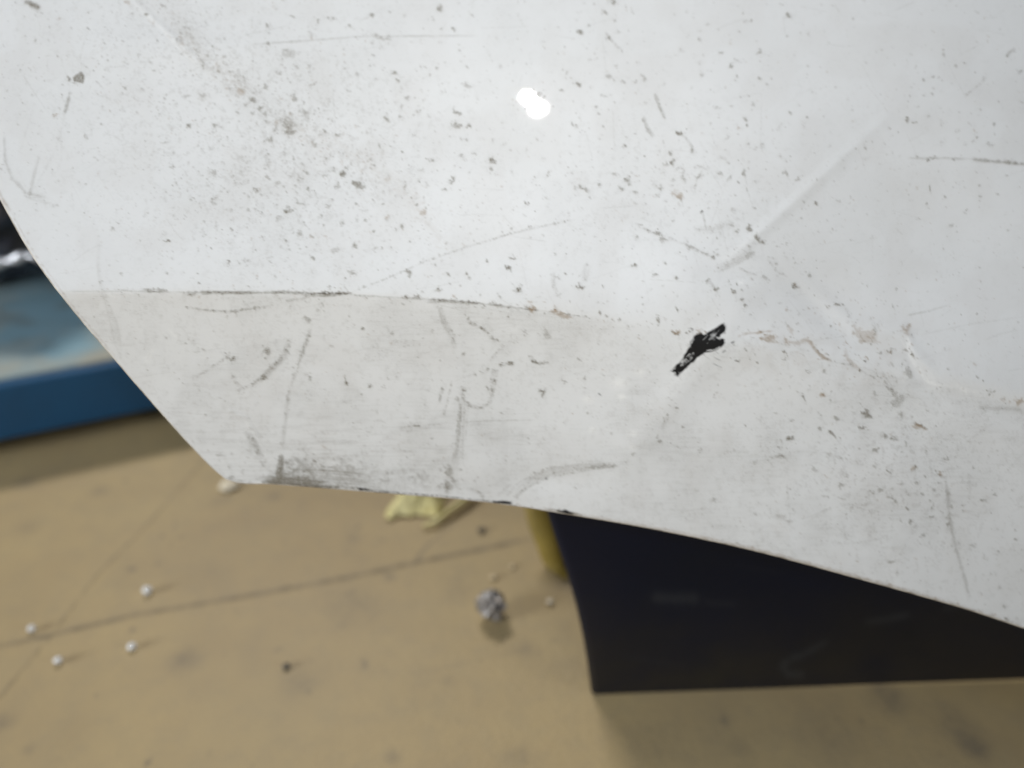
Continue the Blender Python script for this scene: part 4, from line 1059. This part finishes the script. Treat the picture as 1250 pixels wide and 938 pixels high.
# ================================================================== BLUE PLATFORM at the left
zb = .031
a0 = floor_pt(0, 539, zb); a1 = floor_pt(195, 499, zb)
ud = a1 - a0; ud[2] = 0; ud /= np.linalg.norm(ud)
nd_ = np.array([ud[1], -ud[0], 0])
if nd_ @ (CAM - a0) < 0: nd_ = -nd_
d = ray(70, 459)
tp = CAM + d * (((a0 - CAM) @ nd_) / (d @ nd_))
zt = tp[2]
rot = math.atan2(ud[1], ud[0])
blue = simple("blue_enamel", (.004, .080, .195), .5, 0, (.005, .068, .165), 14, 0)
topm = NT("worn_blue_plate").set(Roughness=.38)
f1 = topm.maprange(topm.noise(5.5, 4), .42, .60, 0, 1)
c = topm.mix(f1, (.42, .42, .36), (.26, .42, .50))
c = topm.mix(topm.maprange(topm.noise(18, 4), .5, .7, 0, .55), c, (.20, .21, .19))
topm.base(c)
plat = empty("blue_platform", (a0[0], a0[1], 0), "low blue steel platform with a pale worn top at the left", "platform")


def pl(u, v, z):      # u along the front edge, v backwards
    q = a0 + ud * u - nd_ * v
    return np.array([q[0], q[1], z])


LEN0, LEN1, DPT = -.75, .42, .75
ctr = lambda u, v, z: pl(u, v, z)
um = (LEN0 + LEN1) / 2; ul_ = LEN1 - LEN0
box_obj("front_rail", ctr(um, .02, (zb + zt) / 2), (ul_, .04, zt - zb), blue, plat, rot, .004)
box_obj("back_rail", ctr(um, DPT - .02, (zb + zt) / 2), (ul_, .04, zt - zb), blue, plat, rot, .004)
for u in (LEN0 + .02, LEN1 - .02):
    box_obj("side_rail", ctr(u, DPT / 2, (zb + zt) / 2), (.04, DPT - .084, zt - zb - .002), blue, plat, rot, .004)
box_obj("top_plate", ctr(um, DPT / 2 + .004, zt + .0015), (ul_ - .012, DPT - .02, .005), topm.m, plat, rot)
for u in (LEN0 + .06, LEN1 - .06):
    for v in (.09, DPT - .09):
        box_obj("foot", ctr(u, v, zb / 2), (.06, .06, zb), simple("black_rubber", (.02, .02, .02), .7), plat, rot)

# ---- crumpled dark glossy bag on the platform
zt2 = zt + .0045
bagm = NT("black_film").set(Roughness=.2)
bagm.base(bagm.mix(bagm.maprange(bagm.noise(16), .4, .65, 0, 1), (.012, .013, .015), (.05, .055, .075)))
bagm.bump(bagm.noise(26, 3, .6), .6, .02)
bp_ = floor_pt(18, 372, zt2)
bag = lump("plastic_bag", (bp_[0] - .10, bp_[1] + .07, zt2), (.22, .11, .115), bagm.m, "glossy black crumpled plastic bag lying on the blue platform", "plastic bag", 3, .34, 1.5, 4, None, None, False, True)
tb = []
tape_pts = [(-30, 330), (0, 321), (22, 315), (42, 311), (52, 316)]
bag_front = []
for i, p in enumerate(tape_pts):
    dr = ray(*p)
    q = CAM + dr * ((bp_[1] - .075 - CAM[1]) / dr[1])
    bag_front.append(q)
cv = catmull(bag_front, 24)
tv = []
for i in range(24):
    wv = .0075 + .002 * math.sin(i * .9)
    tv.append([cv[i] + np.array([0, -.004, wv]), cv[i] + np.array([0, -.012, 0]), cv[i] + np.array([0, -.004, -wv]), cv[i] + np.array([0, .02, 0])])
tv = np.array(tv)
tv = np.concatenate([tv, tv[:, :1]], 1)
mesh_obj("silver_strip", tv.reshape(-1, 3), grid_quads(24, 5), simple("silver_film", (.45, .46, .49), .25, .4), bag)
bag.children[0].location = (0, 0, 0)

# ================================================================== LOOSE THINGS ON THE FLOOR
yel = NT("yellow_film").set(Roughness=.35)
yel.base(yel.mix(yel.maprange(yel.noise(45, 3), .4, .65, 0, 1), (.80, .74, .40), (.64, .57, .25)))
yel.b.inputs["Subsurface Weight"].default_value = 0.0
# crumpled wrapper
wc = floor_pt(518, 619)
gx1 = np.linspace(-1, 1, 40); gy1 = np.linspace(-1, 1, 28)
WV = []
for j in gy1:
    for i in gx1:
        q = Vector((i * 2.3, j * 1.9, 4.2))
        hgt = .013 + .007 * abs(mnoise.fractal(q, 1, 2, 3)) + .010 * (1 - i * i) * (1 - j * j)
        ex = 1 + .18 * mnoise.noise(Vector((i * 2, j * 2, 9)))
        WV.append((wc[0] + i * .033 * ex - .002 + .012 * j, wc[1] + .030 + j * .050 * ex, max(.001, hgt * (1.05 - .8 * max(i * i, j * j)))))
wr = empty("yellow_wrapper", tuple(wc), "crumpled pale yellow plastic wrapper on the floor under the door edge", "wrapper")
mesh_obj("film", np.array(WV), grid_quads(28, 40)[:, ::-1], yel.m, wr)


def tube(name, pts, rad, mat, parent=None, n=30, sides=10, flat=1.0):
    c = catmull(pts, n)
    t = np.gradient(c, axis=0); t /= np.linalg.norm(t, axis=1)[:, None]
    s = np.cross(t, [0, 0, 1]); s /= np.linalg.norm(s, axis=1)[:, None]
    u = np.cross(s, t)
    rad = np.interp(np.linspace(0, 1, n), np.linspace(0, 1, len(rad)), rad) if np.ndim(rad) else np.full(n, rad)
    th = np.linspace(0, 2 * math.pi, sides + 1)
    V = c[:, None] + rad[:, None, None] * (np.cos(th)[None, :, None] * s[:, None] + flat * np.sin(th)[None, :, None] * u[:, None])
    return mesh_obj(name, V.reshape(-1, 3), grid_quads(n, sides + 1), mat, parent)


tube("twisted_tail", [floor_pt(516, 642, .005), floor_pt(530, 638, .006), floor_pt(546, 626, .008), floor_pt(566, 612, .009), floor_pt(590, 590, .010)], [.0022, .0038, .0042, .0045, .004], yel.m, wr)

# mustard strap standing against the bin
st = simple("mustard_foam", (.26, .185, .028), .65, 0, (.19, .135, .022), 30, 0, .3, 90)
s_pts = [(688, 703), (680, 690), (672, 665), (664, 640), (659, 615), (656, 590)]
so = empty("yellow_strap", tuple(floor_pt(690, 706)), "mustard yellow foam strap leaning on the left edge of the dark bin", "strap")
prof = []
for i, (x, y) in enumerate(s_pts):
    q = floor_pt(690, 706)
    base_y = q[1] + .004
    dr = ray(x, y)
    # a strap rising from the floor, leaning back slightly
    yy_ = base_y + .012 * i
    q = CAM + dr * ((yy_ - CAM[1]) / dr[1])
    q[2] = max(q[2], .004)
    prof.append(q)
cs = catmull(prof, 40)
wd_ = np.interp(np.linspace(0, 1, 40), [0, .15, .5, 1], [.006, .015, .018, .019])
SV = []
for i in range(40):
    th = np.linspace(0, 2 * math.pi, 13)
    SV.append(np.stack([cs[i, 0] + wd_[i] * np.cos(th), cs[i, 1] + .009 * np.sin(th), np.full(13, cs[i, 2])], -1))
SV = np.array(SV)
mesh_obj("foam_body", SV.reshape(-1, 3), grid_quads(40, 13), st, so)
mesh_obj("end_cap", np.concatenate([SV[0][:-1], [SV[0][:-1].mean(0) - np.array([0, 0, .003])]]), np.array([[i, (i + 1) % 12, 12] for i in range(12)]), st, so)

foil = NT("crumpled_foil").set(Roughness=.4, Metallic=.1)
foil.base(foil.mix(foil.maprange(foil.noise(120), .4, .6, 0, 1), (.36, .335, .315), (.13, .12, .11)))
q = floor_pt(600, 752)
lump("foil_ball", (q[0], q[1], 0), (.0150, .0145, .0150), foil.m, "crumpled silver grey foil ball lying on the bare floor", "foil ball", 8, .5, 2.2, 3, None, None, True)

gl = NT("clear_glass").set(Roughness=.08, IOR=1.5)
gl.base(gl.mix(gl.noise(200), (.95, .95, .95), (.9, .92, .92)))
gl.b.inputs["Transmission Weight"].default_value = .15
for i, (x, y, r, lab) in enumerate([(181, 724, .0052, "largest clear glass granule, above the dark floor crack"), (162, 792, .0046, "clear glass granule right of the smaller pair, below the floor crack"),
                                    (72, 809, .0042, "small clear glass granule just below where the two floor cracks cross"), (40, 770, .0042, "small clear glass granule beside the floor crack, leftmost of the four")]):
    q = floor_pt(x, y)
    lump("glass_granule", (q[0], q[1], 0), (r, r, r * .9), gl.m, lab, "glass granule", 20 + i, .28, 1.6, 2, "glass granules scattered on the floor")
dk = simple("dark_grit", (.12, .105, .08), .8)
pk = simple("pale_grit", (.58, .48, .32), .8)
ps = simple("pale_paper", (.82, .74, .58), .7)
for x, y, r, m, nm, lab, cat in [(350, 815, .0042, dk, "dark_pebble", "small dark pebble beside a grey floor smudge", "pebble"), (588, 649, .0045, dk, "dirt_crumb", "dark crumb of dirt between the yellow wrapper and yellow strap", "crumb"),
                                 (603, 706, .0038, pk, "plastic_chip", "pale beige chip just above the foil ball", "chip"), (671, 736, .0042, ps, "paint_flake", "tiny pale flake near the foot of the dark bin", "flake"),
                                 (281, 594, .013, ps, "paper_scrap", "pale paper scrap peeping out below the pointed door corner", "paper scrap"), (626, 693, .003, pk, "grit_grain", "tiny pale grain on the floor left of the yellow strap's end", "grain")]:
    q = floor_pt(x, y)
    lump(nm, (q[0], q[1], 0), (r, r, r * (.5 if r < .01 else .16)), m, lab, cat, int(x), .35, 1.8, 2)
